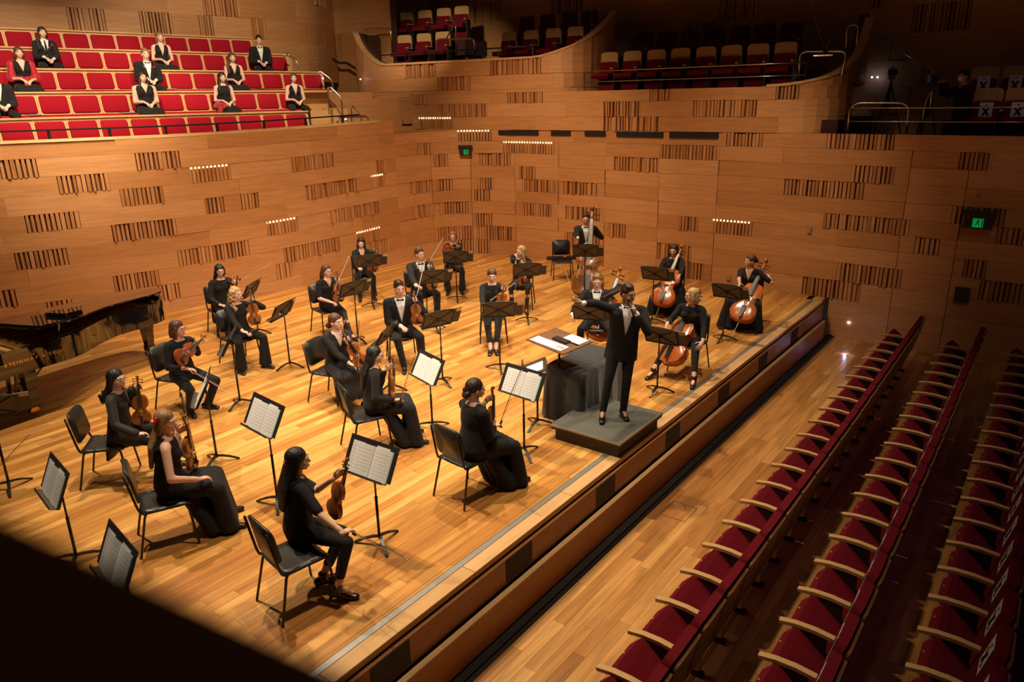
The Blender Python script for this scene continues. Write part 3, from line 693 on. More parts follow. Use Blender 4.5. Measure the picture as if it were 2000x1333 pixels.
wallbox('wall_socket', 'low socket plate on the wall left of the far right cellist', 'socket', 1425, 543, .10, .07, M_GREY)
wallbox('wall_panel', 'dark loudspeaker panel set in the lower right wall', 'panel', 1880, 575, .24, .28, mat('dark panel', (.05, .03, .02), .7), .02)
wallbox('wall_bracket', 'tiny pale bracket on the upper right wall', 'bracket', 1914, 379, .1, .03, M_GREY)
# suspended microphone cluster
t = thing('hanging_microphone', 'small microphone bar hanging on wires before the middle gallery', 'microphone', tuple(HY(1611, 100, 12.5)))
o = HY(1611, 100, 12.5)
mb = MB(); mb.tube([V((-.16, 0, -.06)), V((.12, 0, -.06))], .012, 8); mb.obj('bar', M_STEEL, t)
mb = MB(); mb.ball((0, 0, -.01), (.03, .03, .045), 8, 6); mb.tube([V((0, 0, .02)), V((.1, 0, -.05))], .008, 5); mb.obj('clamp', M_BLKM, t)
mb = MB()
for (x, y) in ((1572, -30), (1668, -12)):
    mb.tube([V((0, 0, 0)), HY(x, y, 12.5)-o+V((0, 0, .0))], .003, 4)
mb.obj('wire', M_STEEL, t)
t = thing('hanging_cable', 'single thin cable with a small weight hanging before the left gallery', 'cable'); mb = MB(); mb.tube([HY(1157, -20, 13), HY(1154, 68, 13)], .003, 4); mb.tube([HY(1154, 62, 13), HY(1154, 84, 13)], .008, 6); mb.obj('cable', M_STEEL, t)
# ------------------------------------------------------------------ audience seats
def aud_seat():
    """faces local -x (towards the stage); origin on the floor under the left arm line"""
    t = thing('theatre_seat', 'x', 'seat')
    def shell(x0, z0, x1, z1, th, w, r=.06, bow=.02):
        mb = MB(); d = V((x1-x0, 0, z1-z0)); L = d.length; d.normalize(); n = V((-d.z, 0, d.x)); o = arch(w, L, r)
        k = len(o); vs = []
        for sd in (0, 1):
            for (a, b) in o:
                vs.append(V((x0, a, z0))+d*b+n*(th*sd)-n*bow*(1-(2*a/w)**2)*1.0)
        mb.add(vs, [tuple(range(k)), tuple(range(k, 2*k))[::-1]]+[(i, k+i, k+(i+1) % k, (i+1) % k) for i in range(k)]); return mb
    shell(.42, .36, .56, .94, .07, .50, .09).obj('backrest', M_SEATRED, t)
    shell(.455, .30, .595, .90, .022, .46, .05).obj('back_shell', M_SHELL, t)
    mb = MB()                                             # tipped up cushion
    shell(.37, .40, .10, .64, .10, .45, .08, -.015).obj('cushion', M_SEATRED, t)
    mb = MB(); P = [V((-.03, -.265, .605)), V((.10, -.265, .628)), (V((.25, -.265, .632))), V((.40, -.265, .615))]
    for a, b in zip(P, P[1:]): mb.bar(a, b+(b-a)*.03, .055, .032)
    mb.obj('armrest', M_TOP, t)
    mb = MB(); mb.box((.22, -.265, .30), (.26, .04, .60)); mb.obj('stanchion', M_BLK, t)
    mb = MB(); mb.box((.36, -.265, .02), (.16, .06, .04)); mb.obj('foot', M_BLK, t); mb = MB(); mb.tone = .5; mb.box((.38, -.265, .17), (.05, .05, .22)); mb.obj('pedestal_panel', M_TOP, t)
    mb = MB(); mb.box((.052, .0, .585), (.010, .018, .018)); mb.obj('seat_number', M_TOP, t)
    return t
a0 = aud_seat(); firsta = [a0]; PX = None
MPAP = Matrix.Rotation(-PI/2, 3, 'Z') @ Matrix.Identity(3)
def papertag(t, lean=.24):
    # on the front face of the backrest, which looks to -x and up
    M = Matrix(((0, 0, 0), (0, 0, 0), (0, 0, 0)))
    d = V((.14, 0, .58)).normalized(); n = V((-d.z, 0, d.x))       # n: out of the front face
    M = Matrix((V((0, -1, 0)), -n, d)).transposed()
    c = V((.42, 0, .36))+d*.40+n*.0695
    paper_x(t, c, .21, .28, M)
rows = ((-2.27, 3.05, 23, 0, 'front audience row', -.79), (-1.31, 3.9, 21, 2, 'second audience row', -.79), (-.36, 4.9, 19, 2, 'third audience row', -.76), (.62, 7.4, 14, 2, 'fourth audience row', -.72))
for (x, y0, n, pap, nm, z) in rows:
    for i in range(n):
        y = y0+.505*i
        if y > 14.6: break
        t = firsta.pop() if firsta else dup(a0, None)
        t.location = (x-.035*max(0, (y-9)/5), y+.265, z)
        t['label'] = 'crimson theatre seat %s%s, %s from its near end' % ('with crossed paper, ' if pap else 'in ', nm, ORD[i]); t['group'] = 'seats of the '+nm
        t['_pap'] = pap
for t in [o for o in COL.objects if o.get('_pap') is not None]:
    if t['_pap']: papertag(t)
    del t['_pap']
# low steps under the rear rows
slab('floor_hall', .2, 3.4, 1.5, 15.3, HZ, HZ+.06, M_DK)
# foreground ledge close to the camera (out of focus)
a = EYE+px2ray(-420, 812)*.26; b = EYE+px2ray(1150, 1545)*.26
t = thing('balcony_ledge', 'dark out of focus ledge crossing the lower left corner, close to the viewer', 'ledge')
d = (b-a).normalized(); inward = (px2ray(0, 1333)-px2ray(500, 900)); up = CAMR @ V((0, 0, 1)); side = d.cross(up)
n = inward-d*inward.dot(d); n.normalize(); k = d.cross(n).normalized()
if k.dot(px2ray(1000, 666)) < 0: k = -k
def BP(s, u, w): return a+(b-a)*s+n*u+k*w
def beam(u0, u1, w0, w1, mt, nm):
    mb = MB(); vs = [BP(s, u, w) for s in (-.3, 1.2) for u, w in ((u0, w0), (u1, w0), (u1, w1), (u0, w1))]
    mb.add(vs, [(3, 2, 1, 0), (4, 5, 6, 7), (0, 1, 5, 4), (1, 2, 6, 5), (2, 3, 7, 6), (3, 0, 4, 7)])
    bm = bmesh.new(); me = mb.mesh(nm, mt); bm.from_mesh(me); bmesh.ops.recalc_face_normals(bm, faces=bm.faces); bm.to_mesh(me); bm.free(); return link(nm, me, t)
beam(.0, .035, -.01, .05, mat('dark ledge wood', (.42, .20, .09), .5), 'nosing'); beam(.03, .6, -.005, .03, mat('dark ledge felt', (.28, .10, .06), .8), 'top_board')
# ------------------------------------------------------------------ remesh service (own scratch scene)
TMP = bpy.data.scenes.new('scratch')
def remesh_all(jobs):
    """jobs: list of (MB, voxel, smooth iterations) -> list of meshes"""
    obs = []
    for mb, vox, it in jobs:
        me = bpy.data.meshes.new('t'); me.from_pydata(mb.v, [], mb.f); me.update()
        o = bpy.data.objects.new('t', me); TMP.collection.objects.link(o)
        m = o.modifiers.new('r', 'REMESH'); m.mode = 'VOXEL'; m.voxel_size = vox; m.use_smooth_shade = True
        if it: s = o.modifiers.new('s', 'SMOOTH'); s.iterations = it; s.factor = .6
        obs.append(o)
    vl = TMP.view_layers[0]; vl.update(); dg = vl.depsgraph; out = []
    for o in obs:
        out.append(bpy.data.meshes.new_from_object(o.evaluated_get(dg)))
    for o in obs:
        me = o.data; bpy.data.objects.remove(o); bpy.data.meshes.remove(me)
    return out
def join_meshes(ms, name):
    bm = bmesh.new()
    for m in ms: bm.from_mesh(m)
    me = bpy.data.meshes.new(name); bm.to_mesh(me); bm.free()
    for m in ms: bpy.data.meshes.remove(m)
    me.polygons.foreach_set('use_smooth', [True]*len(me.polygons)); return me
def cloth(name, c, rough=.85, sheen=.04):
    return mat(name, c, rough, bump=.25, bscale=35, sheen=sheen, spec=.3)
K_BLACK = cloth('black cloth', (.012, .011, .012)); K_SOFT = cloth('soft black knit', (.014, .012, .013), .95, .06)
K_SATIN = mat('black satin', (.012, .012, .013), .3); K_SUIT = cloth('charcoal suit cloth', (.014, .015, .019), .8, .05)
K_SHEER = cloth('sheer dark sleeve', (.07, .035, .022), .8); K_WHITE = mat('white shirt', (.80, .79, .78), .7, bump=.3, bscale=18)
K_SHAWL = cloth('red shawl', (.45, .012, .03), .5, .3); K_VELV = cloth('dark velvet', (.02, .016, .015), .7, .1)
M_SHOE = mat('black leather shoe', (.012, .011, .011), .22, coat=.4)
SKIN = {'fair': (.74, .43, .32), 'pale': (.80, .50, .39), 'asian': (.72, .44, .29), 'tan': (.50, .26, .16)}
def skin(k): return mat('skin '+k, SKIN[k], .5, spec=.35)
HAIR = {'black': (.010, .008, .008), 'dark': (.03, .014, .008), 'brown': (.09, .038, .016), 'light': (.24, .13, .055), 'blonde': (.52, .33, .14), 'red': (.30, .09, .03), 'ash': (.16, .09, .05)}
def hairm(k): return mat('hair '+k, HAIR[k], .5, bump=1.0, bscale=55, var=.35)
M_LIP = mat('lips', (.42, .08, .07), .4); M_EYE = mat('eye white', (.75, .72, .68), .3); M_IRIS = mat('iris', (.02, .012, .01), .2); M_SPEC = mat('glasses rim', (.10, .07, .05), .3, metal=.6)
def ik(S, Tg, a, b, pole):
    d = Tg-S; L = d.length; mx = a+b-.004
    if L > mx: Tg = S+d*(mx/L); d = Tg-S; L = mx
    if L < abs(a-b)+.03: L2 = abs(a-b)+.03; Tg = S+d.normalized()*L2; d = Tg-S; L = L2
    u = d/L; x = (a*a-b*b+L*L)/(2*L); h = math.sqrt(max(a*a-x*x, 0)); p = V(pole); p = p-u*p.dot(u)
    p = p.normalized() if p.length > 1e-5 else u.orthogonal()
    return S+u*x+p*h, Tg
def hand(mb, w, d, n, sx, curl=.9, r=.0082):
    """w wrist, d finger direction, n palm normal (fingers curl towards it), sx=+1 right / -1 left"""
    d = V(d).normalized(); n = V(n); n = (n-d*n.dot(d)).normalized(); l = d.cross(n)*sx    # l: thumb side
    mb.cap(w-d*.015, w+d*.03, (.026, .019), (.034, .016), 10, l); mb.cap(w+d*.025, w+d*.078, (.034, .016), (.037, .0135), 10, l)
    for k, (o, L) in enumerate(((.028, .066), (.0095, .075), (-.0095, .070), (-.028, .054))):
        p = w+d*.082+l*o; dd = (d+l*o*3.0).normalized(); ang = curl*(.5+.1*k)
        for j, q in enumerate((.44, .31, .25)):
            dd = (dd*math.cos(ang)+n*math.sin(ang)).normalized(); e = p+dd*L*q; mb.cap(p, e, r*(1.06-.08*j), r*(1-.08*j), 6); p = e; nn = (n*math.cos(ang)-d*math.sin(ang))
            n2 = (n-dd*n.dot(dd)); ang = curl*.62
            if n2.length > .2: pass
    p = w+d*.022+l*.022; dd = (d*.55+l*.8+n*.35).normalized()
    for L, q in ((.036, 1.15), (.030, 1.0), (.024, .9)):
        e = p+dd*L; mb.cap(p, e, r*1.15*q, r*1.05*q, 6); p = e; dd = (dd+d*.45+n*.28*curl).normalized()
def head_prims(mb, Hc, Hm, sex, nb, nr):
    M = Hm
    def q(x, y, z): return Hc+M @ V((x, y, z))
    mb.ball(q(0, -.012, .022), (.074, .090, .088), 20, 14, M)
    mb.ball(q(0, .022, -.012), (.062, .066, .078), 18, 12, M)
    mb.ball(q(0, .028, -.052), (.049 if sex == 'f' else .054, .052, .044), 16, 10, M)
    mb.ball(q(0, .062, -.082), (.022, .018, .017), 10, 8, M)
    for s in (-1, 1):
        mb.ball(q(s*.036, .052, -.020), (.026, .026, .024), 10, 8, M)
        mb.ball(q(s*.075, -.006, -.012), (.010, .018, .030), 8, 8, M)
        mb.cap(q(s*.012, .080, .024), q(s*.046, .066, .024), .009, .007, 8)
    mb.cap(q(0, .082, .010), q(0, .098, -.024), .008, .0125, 8)
    mb.cap(q(-.018, .081, -.058), q(.018, .081, -.058), .011, .011, 8)
    mb.tube([nb, nb.lerp(q(0, -.022, -.05), .5), q(0, -.018, -.04)], [nr*1.12, nr, nr*.98], 14)
LEN = dict(f=(.275, .24), m=(.30, .262))
def person(label, pos, yaw, sex='f', sit=.46, size=1.0, lean=4, head=(0, 0, 0), hair=('long', 'dark'), skn='fair', wear='top', sleeve=1.0, neck=0.0, legs='trousers', legp=None,
           lh=None, rh=None, feet=None, shoes='flat', vox=.010, glasses=False, flower=None, flare=.0, z0=0.0, group='orchestra players on the stage', side=0, knees=.16, bulk=1.0, kpole=None, red=False):
    """lh/rh: dict(p=world point or local, d=finger direction world, n=palm normal world, curl)"""
    root = thing('person', label, 'person', (pos[0], pos[1], z0), math.radians(yaw-90), group)
    root.scale = (size,)*3
    RW = Matrix.Rotation(math.radians(yaw-90), 3, 'Z')
    def toL(p): return (RW.transposed() @ (V(p)-V((pos[0], pos[1], z0))))/size
    def dirL(d): return RW.transposed() @ V(d)
    hz = (sit/size+.085) if sit else .93
    P = V((0, -.02, hz)); Ln = math.radians(lean); Sd = math.radians(side)
    zz = V((math.sin(Sd), math.sin(Ln), math.cos(Ln))).normalized(); yy = V((0, math.cos(Ln), -math.sin(Ln))); yy = (yy-zz*yy.dot(zz)).normalized(); xx = yy.cross(zz)
    def T(x, y, z): return P+xx*x+yy*y+zz*z
    fem = sex == 'f'; B = bulk
    prof = ([(-.10, .13, .10), (0, .172, .122), (.12, .148, .108), (.22, .122, .094), (.33, .138, .100), (.42, .142, .092), (.475, .112, .068), (.505, .056, .05)] if fem else
            [(-.10, .13, .10), (0, .160, .118), (.14, .150, .110), (.28, .160, .116), (.40, .176, .112), (.465, .14, .082), (.51, .062, .056)])
    if not fem: NBz = .49
    else: NBz = .475
    sw = (.152 if fem else .182)*(.5+.5*B)
    shz = .435 if fem else .450
    def torso(mb, g, lo=-9, hi=9, bust=True):
        pr = [(z, rx*B, ry*B) for z, rx, ry in prof if lo <= z <= hi]
        mb.tube([T(0, 0, z) for z, a, b in pr], [(a+g, b+g) for z, a, b in pr], 22, True, xx)
        for s in (-1, 1):
            mb.cap(T(s*.07, 0, shz+.008), T(s*sw, 0, shz-.006), .052+g*.8, .050+g*.8, 12)
            if fem and bust: mb.ball(T(s*.068*B, .066*B, .335), .056*B+g*.7, 12, 10)
    # arms
    A = {}
    for s, h in ((-1, lh), (1, rh)):
        S = T(s*(sw+.012), 0, shz-.012); a, b = LEN[sex]
        if h is None: h = dict(l=(s*.12, .33, hz+.07), d=(-s*.5, .85, -.1), n=(0, 0, -1), curl=.5)
        tgt = V(h['l']) if 'l' in h else toL(h['p'])
        dl = V(h['d']) if 'l' in h else dirL(h['d']); nl = V(h['n']) if 'l' in h else dirL(h['n'])
        dl.normalize()
        wr = tgt-dl*.075                                      # p is the middle of the palm
        pole = h.get('pole', (s*.6, -.5, -.8))
        E, wr = ik(S, wr, a, b, pole)
        A[s] = (S, E, wr, dl, nl, h.get('curl', .9))
    # legs
    LG = {}
    for i, s in enumerate((-1, 1)):
        Hh = P+V((s*.088, .0, -.005)); ankz = .085 if shoes != 'heel' else .115
        if feet and feet[i] is not None:
            f = toL(feet[i]); Ft = V((f.x, f.y, ankz)); dxy = V((Ft.x-Hh.x, Ft.y-Hh.y, 0)); mxr = math.sqrt(max(.01, .80**2-(Hh.z-ankz)**2)) if sit else .30
            if dxy.length > mxr: dxy *= mxr/dxy.length; Ft = V((Hh.x+dxy.x, Hh.y+dxy.y, ankz))
        else: Ft = V((s*knees*.9, .43 if sit else .02, ankz)) if sit else V((s*.12, .02, ankz))
        pole = kpole or (V((s*.25, .8, 1.0)) if sit else V((s*.1, 1, 0)))
        Kn, An = ik(Hh, Ft, .425 if sit else .43, .405 if sit else .42, pole)
        fd = V((An.x-0, An.y, 0)) if sit else V((s*.35, 1, 0)); fd = V((fd.x*.35+s*.1, abs(fd.y)+.3, 0)).normalized()
        LG[s] = (Hh, Kn, An, fd)
    Hc = T(0, .012, NBz+.03)+V((0, .016, .130)); yaw_, pit_, rol_ = head
    Hm = Matrix.Rotation(math.radians(yaw_), 3, 'Z') @ Matrix.Rotation(math.radians(pit_), 3, 'X') @ Matrix.Rotation(math.radians(rol_), 3, 'Y')
    nb = T(0, -.004, NBz-.04); nr = .048 if fem else .056
    # ---- body
    mb = MB(); torso(mb, 0)
    for s in (-1, 1):
        S, E, wr, dl, nl, cu = A[s]; k = B if fem else 1.08
        mb.cap(S, E, .043*k, .036*k, 12); mb.cap(E, wr, .037*k, .025*k, 12)
        Hh, Kn, An, fd = LG[s]
        mb.cap(Hh, Kn, .080*B, .052, 12); mb.cap(Kn, Kn.lerp(An, .35), .050, .050, 12); mb.cap(Kn.lerp(An, .35), An, .050, .034, 12)
        mb.cap(An+V((0, 0, -.03)), An+fd*.12+V((0, 0, -.05)), .032, .025, 10)
    mb.tube([T(0, 0, NBz-.06), nb, nb.lerp(Hc, .5), Hc], [.075, nr*1.1, nr, nr], 14)
    jobs = [(mb, .013 if vox < .012 else .016, 3)]
    hb = MB(); head_prims(hb, Hc, Hm, sex, nb-zz*.02, nr); jobs.append((hb, vox*.66, 3))
    for s in (-1, 1):
        S, E, wr, dl, nl, cu = A[s]; h_ = MB(); h_.cap(E.lerp(wr, .75), wr, .0285*(B if fem else 1.08), .0245, 12); hand(h_, wr, dl, nl, s, cu); jobs.append((h_, vox*.55, 1))
    # ---- clothes
    def sleeves(mb, g, f, wide=0):
        for s in (-1, 1):
            S, E, wr, dl, nl, cu = A[s]; k = B if fem else 1.08
            if f <= 0: continue
            u = min(f*2, 1); e1 = S.lerp(E, u); mb.cap(S, e1, .045*k+g, (.045-.008*u)*k+g+(.012*wide if f < 1 else 0), 12)
            if f > .5:
                v = (f-.5)*2; mb.cap(E, E.lerp(wr, v*.97), .037*k+g, (.037-.011*v)*k+g+.02*wide, 12)
    parts = []                                              # (name, material, job index list, post)
    legfull = {'top': legs}
    g = .012
    if wear in ('suit', 'tux'):
        m = MB(); torso(m, .006, -.2, .6); m.tube([nb-zz*.02, nb+zz*.035], [nr+.012, nr+.009], 14); sleeves(m, .006, 1.04)
        parts.append(('shirt', K_WHITE, len(jobs), None)); jobs.append((m, .012, 2))
        m = MB(); pr = [(-.16 if sit else -.20, .172*B, .130*B)]+[(z, a, b) for z, a, b in [(z, a*B, b*B) for z, a, b in prof] if z > -.05 and z < .48]+[(.495, .085, .07)]
        m.tube([T(0, 0, z) for z, a, b in pr], [(a+.022, b+.022) for z, a, b in pr], 24, True, xx)
        for s in (-1, 1):
            m.cap(T(s*.07, 0, shz+.006), T(s*(sw+.004), 0, shz-.004), .064, .062, 12); m.cap(T(s*.045, -.03, .50), T(s*.075, .03, .475), .03, .03, 8)
            if fem: m.ball(T(s*.068, .066, .335), .07, 12, 8)
        sleeves(m, .017, .93)
        parts.append(('jacket', [K_SUIT if wear == 'suit' else K_BLACK, K_SATIN], len(jobs), ('V', .15 if wear == 'tux' else .20, .52, .082, .034))); jobs.append((m, .0125, 2))
    else:
        m = MB(); lo = -.12
        pr = [(z, a*B, b*B) for z, a, b in prof if z <= (.475 if fem else .47)]
        if legs == 'dress' or wear == 'tunic': pr = [(-.14, .19*B, .15*B)]+pr[1:]
        m.tube([T(0, 0, z) for z, a, b in pr], [(a+g, b+g) for z, a, b in pr], 22, True, xx)
        if sleeve > 0:
            for s in (-1, 1): m.cap(T(s*.07, 0, shz+.008), T(s*sw, 0, shz-.006), .052+g*.8, .050+g*.8, 12)
        else:
            for s in (-1, 1): m.cap(T(s*.07, -.035, shz+.035), T(s*.075, .05, shz-.02), .028+g, .035+g, 10); m.cap(T(s*.09, -.05, shz-.05), T(s*.09, .04, shz-.08), .05, .05, 10)
        if fem:
            for s in (-1, 1): m.ball(T(s*.068*B, .066*B, .335), .056*B+g, 12, 8)
        if wear == 'high': m.tube([nb-zz*.02, nb+zz*.04], [nr+.02, nr+.010], 14)
        sleeves(m, g*.9, sleeve, 1 if wear in ('bell', 'tunic') else 0)
        if wear == 'tunic':
            for s in (-1, 1):
                Hh, Kn, An, fd = LG[s]; m.cap(Hh, Hh.lerp(Kn, .55), .115, .10, 12)
            m.tube([T(0, -.06, .02), T(0, -.09, -.10), T(0, -.11, -.30)], [(.17, .07), (.18, .05), (.19, .03)], 14, True, xx)
        if wear == 'coat':
            m.cap(T(-.1, -.08, .0), T(-.14, -.1, -.30), .09, .07, 10); m.cap(T(.12, -.06, .0), T(.15, -.06, -.30), .08, .06, 10)
        parts.append(('top', [{'sheer': K_SHEER, 'tunic': K_VELV}.get(wear, K_SOFT if wear == 'knit' else K_BLACK), K_SATIN], len(jobs), ('V', neck, .50, .068, 0) if neck else None)); jobs.append((m, .0125, 2))
        if wear == 'shawl':
            m = MB()
            for s in (-1, 1):
                S, E, wr, dl, nl, cu = A[s]; m.cap(T(s*.05, -.06, .46), T(s*.17, 0, .42), .06, .075, 10); m.cap(S, E, .07, .075, 10); m.cap(E, E.lerp(V((0, .16, E.z)), .8), .06, .05, 10)
            m.cap(T(-.15, -.08, .38), T(.15, -.08, .38), .06, .06, 10); m.cap(V((0, .20, hz+.12)), V((.03, .30, hz+.02)), .05, .03, 8)
            parts.append(('shawl', K_SHAWL, len(jobs), None)); jobs.append((m, .014, 2))
    m = MB(); m.tube([T(0, 0, .10), T(0, 0, 0), P+V((0, .01, -.085))], [(.150*B+g, .112*B+g), (.172*B+g, .124*B+g), (.15*B+g, .115+g)], 22, True, xx)
    kn, an = LG[-1], LG[1]
    post = None
    if legs == 'trousers':
        for s in (-1, 1):
            Hh, Kn, An, fd = LG[s]; c = An.lerp(Kn, .0)-V((0, 0, .03))
            if legp == 'crop': c = An.lerp(Kn, .22)
            m.cap(Hh, Kn, .086*B+g*.6, .062, 14); m.tube([Kn+V((0, 0, .0)), Kn.lerp(c, .5), c], [.062, .053+flare*.5, .046+flare], 14); m.ball(Kn, .062, 12, 8)
        nm = 'trousers'
    elif legs in ('long_skirt', 'dress'):
        a, b = LG[-1], LG[1]
        for u in (0, .25, .5, .75, 1):
            h_, k_, n_ = a[0].lerp(b[0], u), a[1].lerp(b[1], u), a[2].lerp(b[2], u); o = (u-.5)*2
            r = .092 if u in (0, 1) else .085
            m.cap(h_, k_+V((0, .0, -.01)), r*B, .078, 12)
            hem = V((n_.x+o*.05, n_.y+.02, .02)); m.tube([k_+V((0, 0, -.005)), k_.lerp(hem, .5)+V((o*.01, 0, 0)), hem], [.078, .085, .10], 12)
            if u in (0, .5, 1): m.tube([h_+V((0, .1, -.02)), V((n_.x+o*.04, n_.y-.10, .02))], [.07, .09], 12)
        post = ('H', .035); nm = 'skirt'
    else:                                                   # knee skirt
        a, b = LG[-1], LG[1]
        for u in (0, .33, .66, 1):
            h_, k_ = a[0].lerp(b[0], u), a[1].lerp(b[1], u); m.cap(h_, h_.lerp(k_, 1.0 if legs == 'midi' else .88), .092*B, .078, 12)
            if legs == 'midi': m.cap(k_.lerp(h_, .1), k_.lerp(a[2].lerp(b[2], u), .6), .078, .10, 12)
        nm = 'skirt'
        lm = MB()
        for s in (-1, 1): Hh, Kn, An, fd = LG[s]; lm.cap(Kn.lerp(Hh, .2), Kn, .055, .054, 12); lm.cap(Kn, An, .055, .038, 12)
        parts.append(('stocking', cloth('dark stockings', (.022, .013, .012), .5, .1), len(jobs), None)); jobs.append((lm, .012, 2))
    parts.append((nm, K_BLACK if legs != 'sheer' else K_SHEER, len(jobs), post)); jobs.append((m, .0135, 2))
    for s in (-1, 1):
        Hh, Kn, An, fd = LG[s]; m = MB(); c = V((An.x, An.y, 0)); hz_ = .03 if shoes == 'heel' else 0
        m.cap(c-fd*.055+V((0, 0, .045+hz_)), c+fd*.07+V((0, 0, .038+hz_*.4)), .038, .040, 12); m.cap(c+fd*.07+V((0, 0, .036)), c+fd*.165+V((0, 0, .026)), (.043, .032), (.034, .022), 12, V((0, 0, 1)).cross(fd))
        if shoes in ('boot', 'heel'): m.tube([c+V((0, 0, .05)), V((An.x, An.y, .15))], [.046, .044], 12)
        if shoes == 'heel': m.tube([c-fd*.06+V((0, 0, .06)), c-fd*.065], [.022, .012], 8)
        else: m.box(c-fd*.06+V((0, 0, .012)), (.055, .05, .024), Matrix.Rotation(math.atan2(fd.y, fd.x)-PI/2, 3, 'Z'))
        parts.append(('shoe', M_SHOE, len(jobs), ('H', .001))); jobs.append((m, .009, 1))
    # ---- hair
    st, hc = hair; m = MB()
    def q(x, y, z): return Hc+Hm @ V((x, y, z))
    RR = random.Random(hash(label) % 1000 if False else len(label)*7)
    if st != 'bald':
        if st == 'short':
            m.ball(q(0, -.020, .037), (.080, .092, .083), 20, 14, Hm); m.ball(q(0, -.060, .0), (.068, .048, .066), 14, 10, Hm); m.ball(q(.008, .014, .098), (.054, .042, .024), 12, 8, Hm); [m.ball(q(.074*math.cos(b_)*math.cos(a_), -.018+.088*math.sin(b_)*math.cos(a_)-.004, .040+.082*math.sin(a_)), RR.uniform(.013, .021), 7, 5) for a_, b_ in [(RR.uniform(.35, 1.5), RR.uniform(-2.9, 6.1) if False else RR.uniform(0, 6.28)) for _ in range(34)]]
        else:
            m.ball(q(0, -.021, .036), (.083, .095, .088), 20, 14, Hm)
            for s in (-1, 1): m.cap(q(s*.040, .030, .084), q(s*.072, .008, .03), .017, .017, 8)
        back = [q(0, -.062, .0), q(0, -.088, -.09)]
        if st in ('long', 'wave', 'sidepony'):
            for s in (-1, 1): m.tube([q(s*.066, .010, .045), q(s*.079, -.004, .0), q(s*.082, -.020, -.06), q(s*.066, -.05, -.125)], [.020, .021, .024, .020], 8)
        if st == 'long': m.tube([back[0], back[1], T(0, -.125, .40), T(0, -.140, .20)], [(.082, .05), (.088, .045), (.105, .035), (.075, .022)], 14, True, xx)
        if st == 'longside':
            m.ball(q(0, -.03, .03), (.092, .09, .088), 18, 12, Hm)
            m.tube([back[0], back[1], T(0, -.12, .42), T(0, -.13, .27)], [(.082, .05), (.085, .045), (.09, .035), (.06, .02)], 14, True, xx)
            for s in (-1, 1): m.tube([q(s*.070, .01, .0), q(s*.082, .015, -.10), T(s*.10, .075, .40), T(s*.085, .11, .28)], [.022, .027, .026, .014], 8)
        if st == 'bob':
            m.tube([q(0, -.05, .02), q(0, -.055, -.06), q(0, -.055, -.115)], [(.085, .06), (.092, .062), (.082, .05)], 14, True, Hm @ V((1, 0, 0)))
            for s in (-1, 1): m.tube([q(s*.070, .015, .03), q(s*.082, .012, -.04), q(s*.076, .018, -.10)], [.022, .026, .018], 8)
        if st == 'bobshort':
            m.tube([q(0, -.05, .02), q(0, -.055, -.04), q(0, -.06, -.07)], [(.086, .062), (.088, .058), (.07, .04)], 14, True, Hm @ V((1, 0, 0)))
            for s in (-1, 1): m.tube([q(s*.068, .02, .05), q(s*.080, .008, -.01), q(s*.076, .0, -.05)], [.024, .024, .016], 8)
        if st == 'bun': m.ball(q(0, -.118, -.005), (.045, .038, .042), 12, 8, Hm)
        if st == 'lowbun':
            m.ball(q(0, -.105, -.055), (.055, .042, .045), 12, 8, Hm)
            for i in range(7): a = RR.uniform(0, 6.28); m.ball(q(.05*math.cos(a), -.10-.02*RR.random(), -.045+.05*math.sin(a)), .025, 8, 6)
        if st == 'curly':
            for i in range(90):
                t = RR.random(); a = RR.uniform(-2.35, 2.35); rr = .085+.035*t
                c = q(rr*math.sin(a), -.015-rr*.75*math.cos(a), .06-.30*t); m.ball(c, RR.uniform(.018, .030), 7, 5)
            m.tube([back[0], q(0, -.07, -.12), q(0, -.08, -.2)], [(.09, .055), (.10, .05), (.07, .03)], 12, True, xx)
        if st == 'pony': m.tube([q(0, -.10, .02), q(0, -.13, -.06), T(0, -.13, .36)], [.035, .032, .016], 10)
        if st == 'sidepony': m.tube([q(.06, -.04, -.05), T(.13, .05, .46), T(.12, .12, .30)], [.035, .035, .018], 10)
        if st == 'wave': m.tube([back[0], back[1], T(0, -.11, .44), T(-.01, -.155, .36)], [(.084, .052), (.088, .05), (.075, .045), (.035, .03)], 14, True, xx); [m.ball(T(RR.uniform(-.06, .06), -.14+RR.uniform(-.02, .02), RR.uniform(.34, .46)), .028, 8, 6) for _ in range(8)]
        parts.append(('hair', hairm(hc), len(jobs), None)); jobs.append((m, .0085, 2))
    ms = remesh_all(jobs)
    link('body', join_meshes(ms[:4], 'body'), root).data.materials.append(skin(skn))
